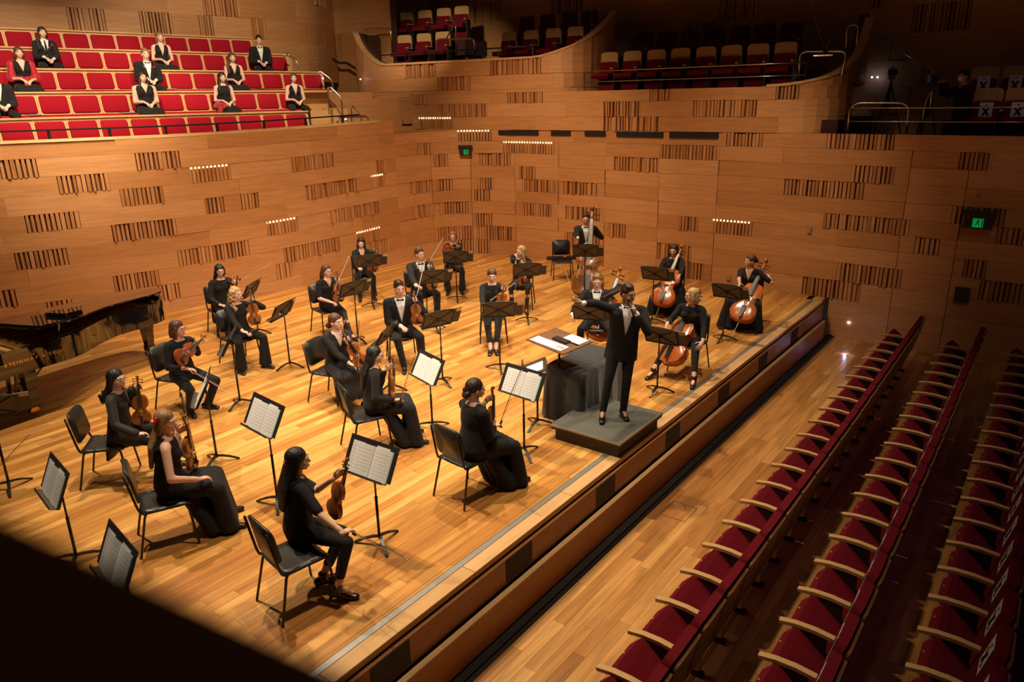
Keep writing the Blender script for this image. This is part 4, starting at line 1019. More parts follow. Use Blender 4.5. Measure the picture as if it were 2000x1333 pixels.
    for (nm, mt, ji, post) in parts:
        me = ms[ji]; me.name = nm
        if post:
            bm = bmesh.new(); bm.from_mesh(me); geo = bm.verts[:]+bm.edges[:]+bm.faces[:]
            if post[0] == 'H':
                r = bmesh.ops.bisect_plane(bm, geom=geo, plane_co=(0, 0, post[1]), plane_no=(0, 0, 1), clear_inner=True)
                if post[1] < .01: bmesh.ops.holes_fill(bm, edges=[e for e in bm.edges if e.is_boundary])
            else:
                za, zt, hw, lap = post[1:]
                for s in (-1, 1):
                    p0, p1 = T(0, 0, za), T(s*hw, 0, zt); e = (p1-p0); nrm = e.cross(yy).normalized()
                    geo = bm.verts[:]+bm.edges[:]+bm.faces[:]
                    bmesh.ops.bisect_plane(bm, geom=geo, plane_co=p0, plane_no=nrm)
                    if lap:
                        p0b = T(s*lap*.3, 0, za-.01); e2 = T(s*(hw+lap), 0, zt)-p0b; geo = bm.verts[:]+bm.edges[:]+bm.faces[:]
                        bmesh.ops.bisect_plane(bm, geom=geo, plane_co=p0b, plane_no=e2.cross(yy).normalized())
                dl = []
                for f in bm.faces:
                    c = f.calc_center_median()-P; x, y, z = c.dot(xx), c.dot(yy), c.dot(zz)
                    if z < za-.02 or y < .0: continue
                    w = (z-za)/(zt-za)*hw
                    if abs(x) < w: dl.append(f)
                    elif lap and abs(x) < w+lap*(.3+.7*max(0, (z-za)/(zt-za))) and z < shz+.05 and z > za-.01: f.material_index = 1
                bmesh.ops.delete(bm, geom=dl, context='FACES')
            bm.to_mesh(me); bm.free()
        o = link(nm, me, root)
        for q_ in (mt if isinstance(mt, list) else [mt]): me.materials.append(q_)
    # ---- face
    def q(x, y, z): return Hc+Hm @ V((x, y, z))
    for s in (-1, 1):
        e = MB(); e.ball(q(s*.031, .0745, .003), (.0145, .010, .0075), 10, 8, Hm); e.mi = 1; e.ball(q(s*.031, .0825, .003), (.0062, .0035, .0062), 8, 6, Hm); e.obj('eye', [M_EYE, M_IRIS], root, True)
        e = MB(); e.tube([q(s*.016, .088, .024), q(s*.032, .0865, .029), q(s*.048, .076, .024)], [.0032, .0042, .0022], 6); e.obj('eyebrow', hairm(hc), root, True)
    e = MB(); e.tube([q(-.022, .0865, -.058), q(-.008, .0925, -.0555), q(.008, .0925, -.0555), q(.022, .0865, -.058)], [.0025, .0052, .0052, .0025], 6); e.obj('lips', M_LIP, root, True)
    if glasses:
        e = MB()
        for s in (-1, 1):
            e.tube([q(s*.032+.022*math.cos(a), .098, .001+.018*math.sin(a)) for a in [i*PI/6 for i in range(12)]], .0014, 5, closed=True); e.tube([q(s*.054, .096, .004), q(s*.078, .0, .002)], .0013, 5)
        e.tube([q(-.010, .100, .004), q(.010, .100, .004)], .002, 5); e.obj('glasses', M_SPEC, root, True)
    if wear in ('suit', 'tux'):
        if wear == 'tux' or not fem:
            e = MB(); c = T(0, .072, NBz-.008)
            for s in (-1, 1): e.prism([(0, -.008), (s*.052, -.022), (s*.052, .022), (0, .008)][::s], -.008, .010, Matrix.Translation(c) @ Matrix((xx, zz, -yy)).transposed().to_4x4())
            e.ball(c+yy*.006, (.011, .010, .012), 8, 6); e.obj('bow_tie', K_SATIN, root)
        else:
            e = MB(); e.tube([T(0, .075, .485), T(0, .125, .36), T(0, .13, .22)], [(.012, .006), (.020, .006), (.024, .006)], 8, True, xx); e.obj('neck_tie', K_BLACK, root)
    if flower:
        fx, fy, fz, fr, fc = flower; c = q(fx, fy, fz); e = MB(); RF = random.Random(3)
        for i in range(14):
            a = i*2.4; r_ = fr*(.15+.06*i/1.4); e.ball(c+Hm @ V((r_*math.cos(a)*.7, r_*math.sin(a)*.35, r_*math.sin(a))), (fr*.42, fr*.3, fr*.42), 7, 5)
        e.obj('hair_flower', mat('red petals', (.60, .01, .04), .5), root, True).data.materials
    if red:
        e = MB(); c = T(-.11, .125, .40); [e.ball(c+V((RR.uniform(-.018, .018), 0, RR.uniform(-.018, .018))), .012, 6, 5) for _ in range(6)]; e.obj('lapel_rose', mat('red petals', (.60, .01, .04), .5), root, True)
    return root, dict(T=T, A=A, Hc=Hc, RW=RW)
# ------------------------------------------------------------------ chairs
def make_chair():
    t = thing('orchestra_chair', 'x', 'chair')
    mb = MB(); n = 8; vs = []; 
    for i in range(n+1):                                   # seat pan, dished with rolled front
        y = -.20+.42*i/n; z = .455-.012*math.sin(PI*min(i/n*1.1, 1))-(.03 if i == n else .008 if i == n-1 else 0)
        for j in range(7):
            x = -.215+.43*j/6; w = .94 if i in (0, n) and j in (0, 6) else 1; vs.append(V((x*w, y, z-.010*(1-(x/.215)**2))))
    m = len(vs); vs += [v-V((0, 0, .012)) for v in vs]; fs = []
    for i in range(n):
        for j in range(6):
            a = i*7+j; fs.append((a, a+1, a+8, a+7)); fs.append((m+a, m+a+7, m+a+8, m+a+1))
    rim = [i for i in range(6)]+[6+7*i for i in range(n)]+[n*7+6-i for i in range(6)]+[7*(n-i) for i in range(n)]
    for a, b in zip(rim, rim[1:]+rim[:1]): fs.append((b, a, m+a, m+b))
    mb.add(vs, fs); mb.obj('seat', M_BLK, t, True)
    def arc(w, h, r):
        o = []
        for cx, cy, a0 in ((w/2-r, -h/2+r, -90), (w/2-r*1.3, h/2-r*1.3, 0), (-w/2+r*1.3, h/2-r*1.3, 90), (-w/2+r, -h/2+r, 180)):
            rr = r if cy < 0 else r*1.3
            for i in range(5): a = math.radians(a0+22.5*i); o.append((cx+rr*math.cos(a), cy+rr*math.sin(a)))
        return o
    o = arc(.41, .35, .07); up = V((0, -.17, 1)).normalized(); nn = V((0, 1, .17)).normalized(); c = V((0, -.250, .695)); vs = []
    for f in (-.012, .012):
        for x, z in o: vs.append(c+V((x, 0, 0))+up*z+nn*(f+.05*(x/.2)**2*.5))
    k = len(o); mb = MB(); mb.add(vs+[c-nn*.012, c+nn*.012], [(i, k+i, k+(i+1) % k, (i+1) % k) for i in range(k)]+[(2*k, i, (i+1) % k) for i in range(k)]+[(2*k+1, k+(i+1) % k, k+i) for i in range(k)])
    mb.obj('backrest', M_BLK, t, True)
    for s in (-1, 1):
        mb = MB(); mb.tube(rnd([(s*.205, .20, .43), (s*.205, -.20, .43), (s*.200, -.225, .50), (s*.195, -.285, .84)], .06), .0115, 8); mb.obj('side_frame', M_BLKM, t, True)
        mb = MB(); mb.tube(rnd([(s*.19, .05, .437), (s*.205, .19, .437), (s*.235, .235, .008)], .05), .0115, 8); mb.obj('leg', M_BLKM, t, True)
        mb = MB(); mb.tube(rnd([(s*.19, -.05, .437), (s*.205, -.17, .437), (s*.235, -.27, .008)], .05), .0115, 8); mb.obj('leg', M_BLKM, t, True)
    return t
chair0 = make_chair(); CH0 = [chair0]
def chair(pos, yaw, label):
    t = CH0.pop() if CH0 else dup(chair0)
    t.location = (pos[0], pos[1], 0); t.rotation_euler = (0, 0, math.radians(yaw-90)); t['label'] = label; t['group'] = 'black chairs of the orchestra'; return t
# ------------------------------------------------------------------ music stands
def make_print():
    m = bpy.data.materials.new('printed music'); nt, N, L, P = nodes(m); P.inputs['Roughness'].default_value = .8
    uv = N.new('ShaderNodeUVMap'); sp = N.new('ShaderNodeSeparateXYZ'); L.new(uv.outputs[0], sp.inputs[0])
    def mth(op, a, b=None, c=None):
        n = N.new('ShaderNodeMath'); n.operation = op
        for i, v in enumerate((a, b, c)):
            if v is None: continue
            if isinstance(v, (int, float)): n.inputs[i].default_value = v
            else: L.new(v, n.inputs[i])
        return n.outputs[0]
    fv = mth('FRACT', mth('MULTIPLY', sp.outputs[1], 9.0)); band = mth('MULTIPLY', mth('GREATER_THAN', fv, .28), mth('LESS_THAN', fv, .74))
    line = mth('LESS_THAN', mth('FRACT', mth('MULTIPLY', fv, 10.0)), .32)
    ns = N.new('ShaderNodeTexNoise'); ns.inputs['Scale'].default_value = 60; L.new(uv.outputs[0], ns.inputs['Vector']); note = mth('GREATER_THAN', ns.outputs['Fac'], .56)
    ink = mth('MULTIPLY', band, mth('MAXIMUM', mth('MULTIPLY', line, .35), mth('MULTIPLY', note, .5)))
    ux = mth('MULTIPLY', mth('GREATER_THAN', sp.outputs[0], .09), mth('LESS_THAN', sp.outputs[0], .92)); uy = mth('MULTIPLY', mth('GREATER_THAN', sp.outputs[1], .06), mth('LESS_THAN', sp.outputs[1], .93))
    ink = mth('MULTIPLY', mth('MULTIPLY', ink, ux), uy); x = N.new('ShaderNodeMix'); x.data_type = 'RGBA'; x.inputs[6].default_value = (.80, .79, .80, 1); x.inputs[7].default_value = (.10, .09, .10, 1)
    L.new(ink, x.inputs[0]); L.new(x.outputs[2], P.inputs['Base Color']); return m
M_PRINT = make_print(); M_FOLD = mat('black folder', (.018, .014, .018), .5); M_CARD = mat('buff card', (.62, .42, .22), .8); M_GREEN = mat('pale green sheet', (.45, .80, .55), .8)
def page(parent, name, w, h, M, x, y, z, mt=None, bend=.0):
    """sheet in the desk plane, local x right, y up the slope, z out of the front"""
    vs = []; n = 4
    for i in range(n+1):
        for j in (0, 1): vs.append(M @ V((x+w*i/n, y+h*j, z+bend*math.sin(PI*i/n))))
    me = bpy.data.meshes.new(name); me.from_pydata(vs+[v-(M.to_3x3() @ V((0, 0, .0015))) for v in vs], [], [(2*i, 2*i+2, 2*i+3, 2*i+1) for i in range(n)]+[(10+2*i, 10+2*i+1, 10+2*i+3, 10+2*i+2) for i in range(n)])
    u = me.uv_layers.new(name='UVMap')
    for p in me.polygons:
        for li in p.loop_indices:
            vi = me.loops[li].vertex_index % 10; u.data[li].uv = ((vi//2)/n, vi % 2)
    me.materials.append(mt or M_PRINT); return link(name, me, parent)
def desk_matrix(tilt):
    """front faces local -y; tilt from upright in degrees"""
    a = math.radians(tilt); up = V((0, math.sin(a), math.cos(a))); x = V((1, 0, 0)); n = V((0, -math.cos(a), math.sin(a)))
    return Matrix((x, up, n)).transposed()
def make_stand(h, tilt, w=.50):
    t = thing('music_stand', 'x', 'music stand'); D = desk_matrix(tilt); c = V((0, 0, h)); M4 = Matrix.Translation(c) @ D.to_4x4()
    o = [(-w/2, -.15), (w/2, -.15), (w/2, .13)]+[(w/2*math.cos(a)*.985, .13+.035*math.sin(a)) for a in [PI*i/10 for i in range(1, 10)]]+[(-w/2, .13)]
    mb = MB(); mb.prism(o, -.004, .0, M4); mb.obj('desk', M_DESK, t)
    mb = MB(); mb.box(M4 @ V((0, -.152, .035)), (w, .004, .075), D); mb.box(M4 @ V((0, -.143, .072)), (w, .022, .004), D); mb.obj('shelf', M_DESK, t)
    for k, (a, b) in enumerate((((-w/2+.02, -.145), (w/2-.02, .125)), ((w/2-.02, -.145), (-w/2+.02, .125)))):
        mb = MB(); mb.bar(M4 @ V((*a, -.009)), M4 @ V((*b, -.009)), .010, .010, D @ V((0, 0, 1))); mb.obj('rib', M_BLKM, t)
    mb = MB()
    e = [(-w/2+.012, .12)]+[(w/2*math.cos(a)*.95, .12+.03*math.sin(a)) for a in [PI*i/8 for i in range(7, 0, -1)]]+[(w/2-.012, .12), (w/2-.012, -.143), (-w/2+.012, -.143), (-w/2+.012, .12)]
    for a, b in zip(e, e[1:]): mb.bar(M4 @ V((*a, -.008)), M4 @ V((*b, -.008)), .009, .010, D @ V((0, 0, 1)))
    mb.obj('rim', M_BLKM, t)
    mb = MB(); mb.ball(M4 @ V((0, -.01, -.022)), (.03, .022, .022), 8, 6); mb.tube([M4 @ V((0, -.01, -.02)), (0, .03, h-.05)], .014, 8); mb.obj('pivot', M_BLKM, t, True)
    mb = MB(); mb.tube([(0, .03, h-.03), (0, .03, h*.55)], .0095, 8); mb.obj('inner_pole', M_BLKM, t, True)
    mb = MB(); mb.tube([(0, .03, h*.57), (0, .03, h*.56)], .017, 8); mb.tube([(0, .03, h*.56), (0, .03, .06)], .0135, 8); mb.obj('pole', M_BLKM, t, True)
    for k in range(3):
        a = 2*PI*k/3+PI/2; u = V((math.cos(a), math.sin(a), 0)); c0 = V((0, .03, 0)); mb = MB()
        P = [c0+u*.0+V((0, 0, .085)), c0+u*.06+V((0, 0, .078)), c0+u*.14+V((0, 0, .055)), c0+u*.22+V((0, 0, .02)), c0+u*.245+V((0, 0, .008))]
        for i in range(4): mb.bar(P[i], P[i+1]+(P[i+1]-P[i])*.04, .034-.003*i, .016)
        mb.obj('leg', M_BLKM, t)
    return t, M4
STD = {}
def stand(px, py, dx, dy, face, label, tilt=28, kind='folder', player='', flat=False, w=.50, pos=None):
    """foot pixel, desk-centre pixel; face = world azimuth of the music side"""
    p = V(pos) if pos else G(px, py)
    lo, hi = .5, 1.5
    for _ in range(30):
        m = (lo+hi)/2; c = CAMR.transposed() @ (V((p.x, p.y, m))-EYE); yy = 666.5-c.y/c.z*-1440*-1 if False else 666.5+1440*c.y/c.z
        if yy > dy: lo = m
        else: hi = m
    h = round(min(max(m, .80), 1.08)/.02)*.02; key = (h, tilt, w)
    if key in STD: t = dup(STD[key][0])
    else: STD[key] = make_stand(h, tilt, w); t = STD[key][0]
    M4 = STD[key][1]; rz = math.radians(face)+PI/2; off = Matrix.Rotation(rz, 3, 'Z') @ V((0, .03, 0))
    t.location = (p.x-off.x, p.y-off.y, 0); t.rotation_euler = (0, 0, rz); t['label'] = label; t['group'] = 'black music stands'
    loc = tuple(t.location)
    if kind == 'folder':
        f = thing('music_folder', 'black folder with buff card on the stand of '+player, 'folder', loc, rz)
        mb = MB(); mb.box(M4 @ V((-.06, -.005, .012)), (.62, .27, .012), M4.to_3x3()); mb.obj('cover', M_FOLD, f)
        mb = MB(); mb.box(M4 @ V((-.325, .10, .012)), (.088, .055, .014), M4.to_3x3()); mb.obj('card', M_CARD, f)
        page(f, 'page', .24, .25, M4, -.27, -.14, .022); page(f, 'page', .24, .25, M4, -.02, -.14, .022)
    elif kind == 'music':
        f = thing('music_folder', 'open printed music on the stand of '+player, 'folder', loc, rz)
        mb = MB(); mb.box(M4 @ V((0, .03, .008)), (.60, .33, .008), M4.to_3x3()); mb.obj('cover', M_FOLD, f)
        page(f, 'page', .15, .29, M4, -.25, -.142, .016); page(f, 'page', .215, .29, M4, -.19, -.145, .018, bend=.008); page(f, 'page', .215, .29, M4, .030, -.145, .018, bend=.01)
        page(f, 'green_sheet', .22, .285, M4, .036, -.142, .015, M_GREEN); page(f, 'loose_sheet', .16, .06, M4, .045, .10, .014, M_PAPER)
    return t, M4, loc, rz
# ------------------------------------------------------------------ bowed instruments (violin size, base of the body at the origin, neck up +z, front +y)
def make_violin(name, depth, col, s=1.0, slope=False, neckx=1.0):
    vm = wood('varnish '+name, tuple(tuple(c*k for c in col) for k in (.75, 1.0, 1.25)), (40, 40, 9), .22, .3, 0, .5, True)
    eb = mat('ebony', (.015, .012, .011), .3); t = thing(name, 'x', 'x')
    half = [(0, .0), (.045, .004), (.082, .025), (.102, .065), (.100, .105), (.084, .135), (.080, .140), (.060, .160), (.054, .185), (.060, .208), (.074, .224), (.080, .226), (.083, .255), (.078, .300), (.058, .338), (.026, .353), (0, .355)]
    if slope: half = half[:12]+[(.083, .25), (.075, .285), (.050, .320), (.024, .348), (0, .355)]
    out = half+[(-x, z) for x, z in half[-2:0:-1]]; n = len(out); d = depth/2; vs = []; fs = []
    lay = [(-d-.010, .55), (-d-.003, .93), (-d, 1.0), (-d+.002, .97), (d-.002, .97), (d, 1.0), (d+.004, .93), (d+.013, .5)]
    cx, cz = 0, .175
    for y, k in lay:
        for x, z in out: vs.append(V((x*k, y, cz+(z-cz)*(k if k > .9 else k*1.15))))
    for i in range(len(lay)-1):
        for j in range(n): l = (j+1) % n; fs.append((i*n+j, (i+1)*n+j, (i+1)*n+l, i*n+l))
    fs.append(tuple(range(n))); fs.append(tuple((len(lay)-1)*n+j for j in range(n))[::-1])
    mb = MB(); mb.add(vs, fs); me = mb.mesh('sound_box', vm, 2); bm = bmesh.new(); bm.from_mesh(me); bmesh.ops.recalc_face_normals(bm, faces=bm.faces); bm.to_mesh(me); bm.free(); link('sound_box', me, t)
    mb = MB(); y0 = d+.012
    mb.tube([(0, y0-.008, .335), (0, y0+.000, .43), (0, y0-.003, .495)], [(.014, .013), (.011, .010), (.011, .010)], 10, True, (1, 0, 0)); mb.tube([(0, 0, .34), (0, y0-.008, .365)], [.016, .012], 8)
    sp = [(0, y0-.004, .49), (0, y0-.008, .53), (0, y0-.018, .565), (0, y0-.012, .588), (0, y0+.004, .590), (0, y0+.010, .578), (0, y0+.002, .568), (0, y0-.004, .576)]
    mb.tube(sp, [.011, .011, .011, .0105, .010, .010, .009, .008], 8); mb.tube([(-.018, y0-.004, .577), (.018, y0-.004, .577)], .007, 8); mb.obj('neck', vm, t, True)
    mb = MB()
    for i, z in enumerate((.505, .520, .536, .550)):
        s_ = 1 if i % 2 else -1; mb.tube([(-s_*.012, y0-.010, z), (s_*.040, y0-.010, z)], [.003, .004], 6); mb.ball((s_*.045, y0-.010, z), (.006, .003, .009), 8, 6)
    mb.obj('pegs', eb if name != 'double_bass' else M_BLKM, t)
    mb = MB(); mb.prism([(-.021, .225), (.021, .225), (.012, .495), (-.012, .495)], 0, .006, Matrix.Translation((0, y0+.006, 0)) @ XZ.to_4x4()); mb.obj('fingerboard', eb if name in ('violin', 'viola') else mat('worn ebony', (.05, .047, .045), .65), t)
    mb = MB(); mb.prism([(-.020, .17), (.020, .17), (.016, .150), (-.016, .150)], 0, .01, Matrix.Translation((0, y0, 0)) @ XZ.to_4x4()); b = MB()
    b.box((0, y0+.012, .180), (.040, .026, .005)); b.obj('bridge', M_CARD, t)
    mb = MB(); mb.prism([(-.010, .012), (.010, .012), (.019, .118), (-.019, .118)], 0, .006, Matrix.Translation((0, y0+.008, 0)) @ XZ.to_4x4()); mb.obj('tailpiece', eb, t)
    mb = MB()
    for x in (-.0075, -.0025, .0025, .0075): mb.tube([(x*1.3, y0+.015, .115), (x*1.5, y0+.027, .180), (x*.8, y0+.014, .495)], .0005, 4, False)
    mb.obj('strings', M_STEEL, t)
    for s_ in (-1, 1):
        mb = MB(); P = [(s_*.030, .216), (s_*.034, .208), (s_*.032, .196), (s_*.044, .165), (s_*.042, .154), (s_*.050, .150)]
        for a, c in zip(P, P[1:]): mb.bar((a[0], d+.0125-.055*abs(a[0])+.001, a[1]), (c[0], d+.0125-.055*abs(c[0])+.001, c[1]), .0045, .004, (0, 1, 0))
        mb.obj('sound_hole', eb, t)
    if name in ('violin', 'viola'):
        mb = MB(); mb.ball((-.045, d+.020, .035), (.032, .008, .024), 10, 6); mb.obj('chin_rest', eb, t, True)
    else:
        mb = MB(); mb.tube([(0, 0, .01), (0, 0, -.155)], .0022 if name == 'cello' else .0028, 6); mb.obj('end_pin', M_STEEL, t)
    return t
INS = {'violin': (make_violin('violin', .034, (.36, .115, .03)), 1.0), 'viola': (make_violin('viola', .036, (.30, .07, .022)), 1.12),
       'cello': (make_violin('cello', .058, (.52, .13, .030)), 2.3), 'cello_b': (make_violin('cello', .058, (.56, .20, .05)), 2.3), 'cello_c': (make_violin('cello', .058, (.30, .03, .015)), 2.3), 'double_bass': (make_violin('double_bass', .066, (.34, .12, .03), 3, True), 3.35)}
USED = set()
def instrument(kind, base, top, front, label, cat, scale=None):
    src, sc = INS[kind]; sc = scale or sc
    t = dup(src) if kind in USED else src; USED.add(kind)
    z = (V(top)-V(base)).normalized(); f = V(front); y = (f-z*f.dot(z)).normalized(); x = y.cross(z)
    M = Matrix((x, y, z)).transposed().to_4x4(); M.translation = base; t.matrix_world = M @ Matrix.Scale(sc, 4)
    loc, rot, s_ = (M @ Matrix.Scale(sc, 4)).decompose(); t.rotation_mode = 'XYZ'; t.location = loc; t.rotation_euler = rot.to_euler(); t.scale = (sc,)*3
    t['label'] = label; t['category'] = cat; t['group'] = {'violin': 'violins', 'viola': 'violas', 'double_bass': 'double basses'}.get(kind, 'cellos'); return t
def make_bow():
    t = thing('bow', 'x', 'bow'); mb = MB(); mb.tube([(0, 0, -.03), (0, .0, .2), (0, -.006, .42), (0, 0, .70), (0, .004, .715)], [.0045, .0042, .004, .0032, .003], 6); mb.obj('stick', mat('bow wood', (.22, .075, .03), .3), t, True)
    mb = MB(); mb.box((0, .012, .025), (.009, .018, .05)); mb.obj('frog', mat('ebony', (.015, .012, .011), .3), t); mb = MB(); mb.bar((0, .018, .03), (0, .014, .705), .006, .0015, (0, 1, 0)); mb.obj('bow_hair', mat('bow hair', (.86, .80, .68), .6), t)
    mb = MB(); mb.bar((0, 0, .70), (0, .017, .722), .007, .010, (0, 0, 1)); mb.obj('tip', M_PAPER, t); return t
bow0 = make_bow(); BW = [bow0]
def bow(p0, p1, label, hair=(0, 0, -1), scale=1.0):
    t = BW.pop() if BW else dup(bow0); z = (V(p1)-V(p0)).normalized(); f = V(hair); y = f-z*f.dot(z); y = y.normalized() if y.length > .05 else z.orthogonal(); x = y.cross(z)
    M = Matrix((x, y, z)).transposed(); t.location = p0; t.rotation_euler = M.to_euler(); t.scale = (scale,)*3; t['label'] = label; t['group'] = 'bows of the string players'; return t
def solve(p0, px, py, L, far=False):
    """point on the view ray of a pixel at distance L from p0"""
    d = px2ray(px, py); e = EYE-V(p0); b = e.dot(d); c = e.dot(e)-L*L; q = b*b-c
    if q < 0: p = EYE+d*(-b); return V(p0)+(p-V(p0)).normalized()*L
    t = -b+math.sqrt(q)*(1 if far else -1); return EYE+d*t
# ------------------------------------------------------------------ the players
def az(a): a = math.radians(a); return V((math.cos(a), math.sin(a), 0))
PL = {}
def seated(key, label, hpx, yaw, who, vio=None, kind='violin', vf=None, grip=.40, bw=None, rhp=None, bowlab=None, lhp=None, zb=.62, far=False, chair_lab=None, hz=1.2, **kw):
    h = G(hpx[0], hpx[1], hz*kw.get('size', 1.0)*.5+hz*.5); f = az(yaw); rt = az(yaw-90); pos = h-f*.05; pos.z = 0
    L = .592*{'violin': 1, 'viola': 1.12}.get(kind, 1)
    lh = rh = None; top = base = None
    if vio:
        base = G(vio[0][0], vio[0][1], zb); top = solve(base, vio[1][0], vio[1][1], L, far)
        ax = (top-base).normalized(); fr = az(vf if vf is not None else yaw)
        t = instrument(kind, base, top, fr, '%s %s' % (('viola' if kind == 'viola' else 'violin'), vio[2]), 'viola' if kind == 'viola' else 'violin')
        nk = base+ax*L*.74; n = (rt*.8+f*.35); lh = dict(p=nk-n.normalized()*.030, d=f*.8+V((0, 0, .3))-rt*.2, n=n, curl=1.15, pole=(-.55, -.3, -1))
    if lhp: lh = lhp
    if rhp is not None:
        if len(rhp) == 2 or isinstance(rhp, V): rp = V(rhp) if isinstance(rhp, V) else G(rhp[0], rhp[1], .66)
        else: rp = G(*rhp)
        rh = dict(p=rp, d=f*.8-rt*.35-V((0, 0, .12)), n=V((0, 0, -1)), curl=.75 if bw else .35)
    if bw:
        p0 = G(*bw[0]); p1 = solve(p0, bw[1][0], bw[1][1], .73, bw[2] if len(bw) > 2 else False)
        bow(p0, p1, 'bow '+(bowlab or 'held by '+who))
    r, info = person(label, pos, yaw, lh=lh, rh=rh, **kw)
    cc = {'A': (-4.65, 3.09, 80), 'B': (-6.43, 2.94, 66), 'C': (-8.14, 3.22, 50), 'K': (-4.62, 5.26, 84), 'J': (-6.33, 5.42, 66), 'D': (-9.46, 4.84, 18), 'I': (-7.88, 6.20, 14)}.get(key)
    if cc: chair((cc[0], cc[1], 0), cc[2], 'black chair under '+who)
    else: chair(pos-f*.08, yaw, 'black chair under '+(chair_lab or who))
    PL[key] = (pos, yaw, info); return r
NEAR = .0095
seated('A', 'person with long straight black hair and pink hair tie, seated nearest the lower edge', (583, 893), 70, 'the woman with the pink hair tie', vio=((650, 1010), (674, 897), 'held upright by the woman with the pink hair tie'), vf=80, zb=.60,
       bw=((688, 1040, .66), (796, 1092)), rhp=(688, 1041, .655), hair=('long', 'black'), skn='asian', sleeve=.42, head=(-12, -4, 0), vox=NEAR, shoes='heel', legp='crop', size=.97, flower=(.05, -.118, .005, .026, 0), feet=(G(632, 1135, .06), G(660, 1160, .06)))
seated('B', 'person with a red flower in long light brown hair and long black skirt', (325, 820), 60, 'the woman with the red hair flower', vio=((377, 915), (354, 812), 'held by the woman with the red hair flower'), vf=40, zb=.62,
       bw=((386, 905, .68), (353, 762)), rhp=(402, 933, .64), hair=('long', 'light'), skn='fair', sleeve=0, legs='long_skirt', head=(-25, -4, 0), vox=NEAR, size=1.0, flower=(.075, -.060, .035, .044, 0), bulk=1.08)
seated('C', 'person with wavy black hair and round glasses in a sheer black blouse', (228, 737), 42, 'the woman in the sheer blouse', vio=((278, 830), (268, 732), 'with dark varnish held by the woman in the sheer blouse'), vf=-30, zb=.64,
       bw=((283, 848, .66), (338, 872)), rhp=(279, 847, .655), hair=('wave', 'black'), skn='pale', wear='tunic', head=(-20, 0, 0), vox=NEAR, glasses=True, size=.98)
seated('D', 'person with shoulder-length auburn hair and glasses holding a viola across the chest', (347, 640), 2, 'the viola player with auburn hair', vio=((346, 705), (398, 657), 'held slantwise across the chest by the woman with auburn hair'), kind='viola', vf=-30, zb=.86, grip=.5,
       bw=((376, 724, .69), (449, 767)), rhp=(373, 722, .69), hair=('bob', 'brown'), skn='fair', sleeve=.85, head=(25, -4, 0), vox=NEAR, glasses=True, far=True, flare=.01, feet=(G(405, 790, .06), G(372, 803, .06)))
seated('E', 'person with long curly blonde hair and a sparkling black top', (461, 572), -4, 'the woman with curly blonde hair', vio=((499, 634), (488, 566), 'held upright by the woman with curly blonde hair'), vf=-30, zb=.66,
       bw=((484, 649, .68), (548, 612)), rhp=(483, 650, .67), hair=('curly', 'blonde'), skn='pale', sleeve=.88, head=(18, -2, 0), vox=NEAR, flare=.055, shoes='boot', feet=(G(519, 712, .05), G(471, 722, .05)))
seated('F', 'person with straight black hair and glasses in a black wide-sleeved coat near the left wall', (429, 527), -12, 'the woman in the black coat', vio=((455, 600), (464, 537), 'half hidden behind the curly blonde hair'), kind='viola', vf=-30, zb=.66,
       bw=((466, 546, 1.02), (529, 513), True), bowlab='with white hair raised by the woman in the black coat', hair=('long', 'black'), skn='fair', wear='coat', sleeve=.95, head=(-4, -8, 0), glasses=True, hz=1.2)
seated('G', 'person with wavy brown hair and glasses in a short velvet dress', (638, 527), -12, 'the woman in the short velvet dress', vio=((662, 590), (658, 528), 'held upright before the woman in the short velvet dress'), vf=-40, zb=.62,
       bw=((649, 572, .86), (681, 500), True), rhp=(652, 592, .64), hair=('wave', 'brown'), skn='pale', sleeve=.42, neck=.34, legs='knee_skirt', head=(10, -3, 0), glasses=True, size=.97, shoes='heel', feet=(G(688, 657, .08), G(676, 640, .08)))
seated('I', 'person with pinned-up brown hair and pearl earring in a V-neck black dress', (656, 626), -14, 'the woman with pinned-up hair', vio=((709, 713), (667, 645), 'held slantwise by the woman with pinned-up hair'), vf=-30, zb=.66,
       bw=((697, 724, .62), (702, 622)), rhp=(693, 714, .66), hair=('lowbun', 'brown'), skn='pale', sleeve=.88, neck=.30, legs='midi', head=(22, -2, 0), vox=NEAR, size=1.0, bulk=1.06)
seated('J', 'person with long half-tied black hair and glasses in a long sheer skirt', (734, 690), 54, 'the woman in the long sheer skirt', vio=((765, 785), (763, 694), 'held upright in front of the woman in the long sheer skirt'), vf=60, zb=.60,
       bw=((780, 785, .64), (813, 687)), rhp=(780, 780, .65), hair=('long', 'black'), skn='asian', sleeve=.97, wear='knit', legs='long_skirt', head=(-14, -6, 0), vox=NEAR, glasses=True, size=.97, shoes='heel')
seated('K', 'person with a dark brown low bun, back to the viewer, by the podium', (930, 756), 76, 'the woman with the low bun', vio=((959, 852), (958, 755), 'held upright by the woman with the low bun'), vf=20, zb=.62,
       bw=((976, 828, .70), (1018, 721)), rhp=(972, 830, .70), hair=('lowbun', 'dark'), skn='fair', sleeve=.9, wear='knit', legs='long_skirt', head=(-16, -4, 0), vox=NEAR, size=1.0, bulk=1.1)
seated('L', 'person with a dark quiff in a tuxedo holding a violin on the knee', (779, 555), -38, 'the man with the dark quiff', vio=((816, 633), (808, 568), 'resting on the knee of the man with the dark quiff'), vf=-45, zb=.66,
       bw=((812, 583, .96), (830, 507), True), rhp=(788, 641, .67), sex='m', wear='tux', hair=('short', 'dark'), skn='fair', head=(12, -6, 0), vox=NEAR, hz=1.27, size=1.04, feet=(G(827, 712, .06), G(790, 718, .06)))
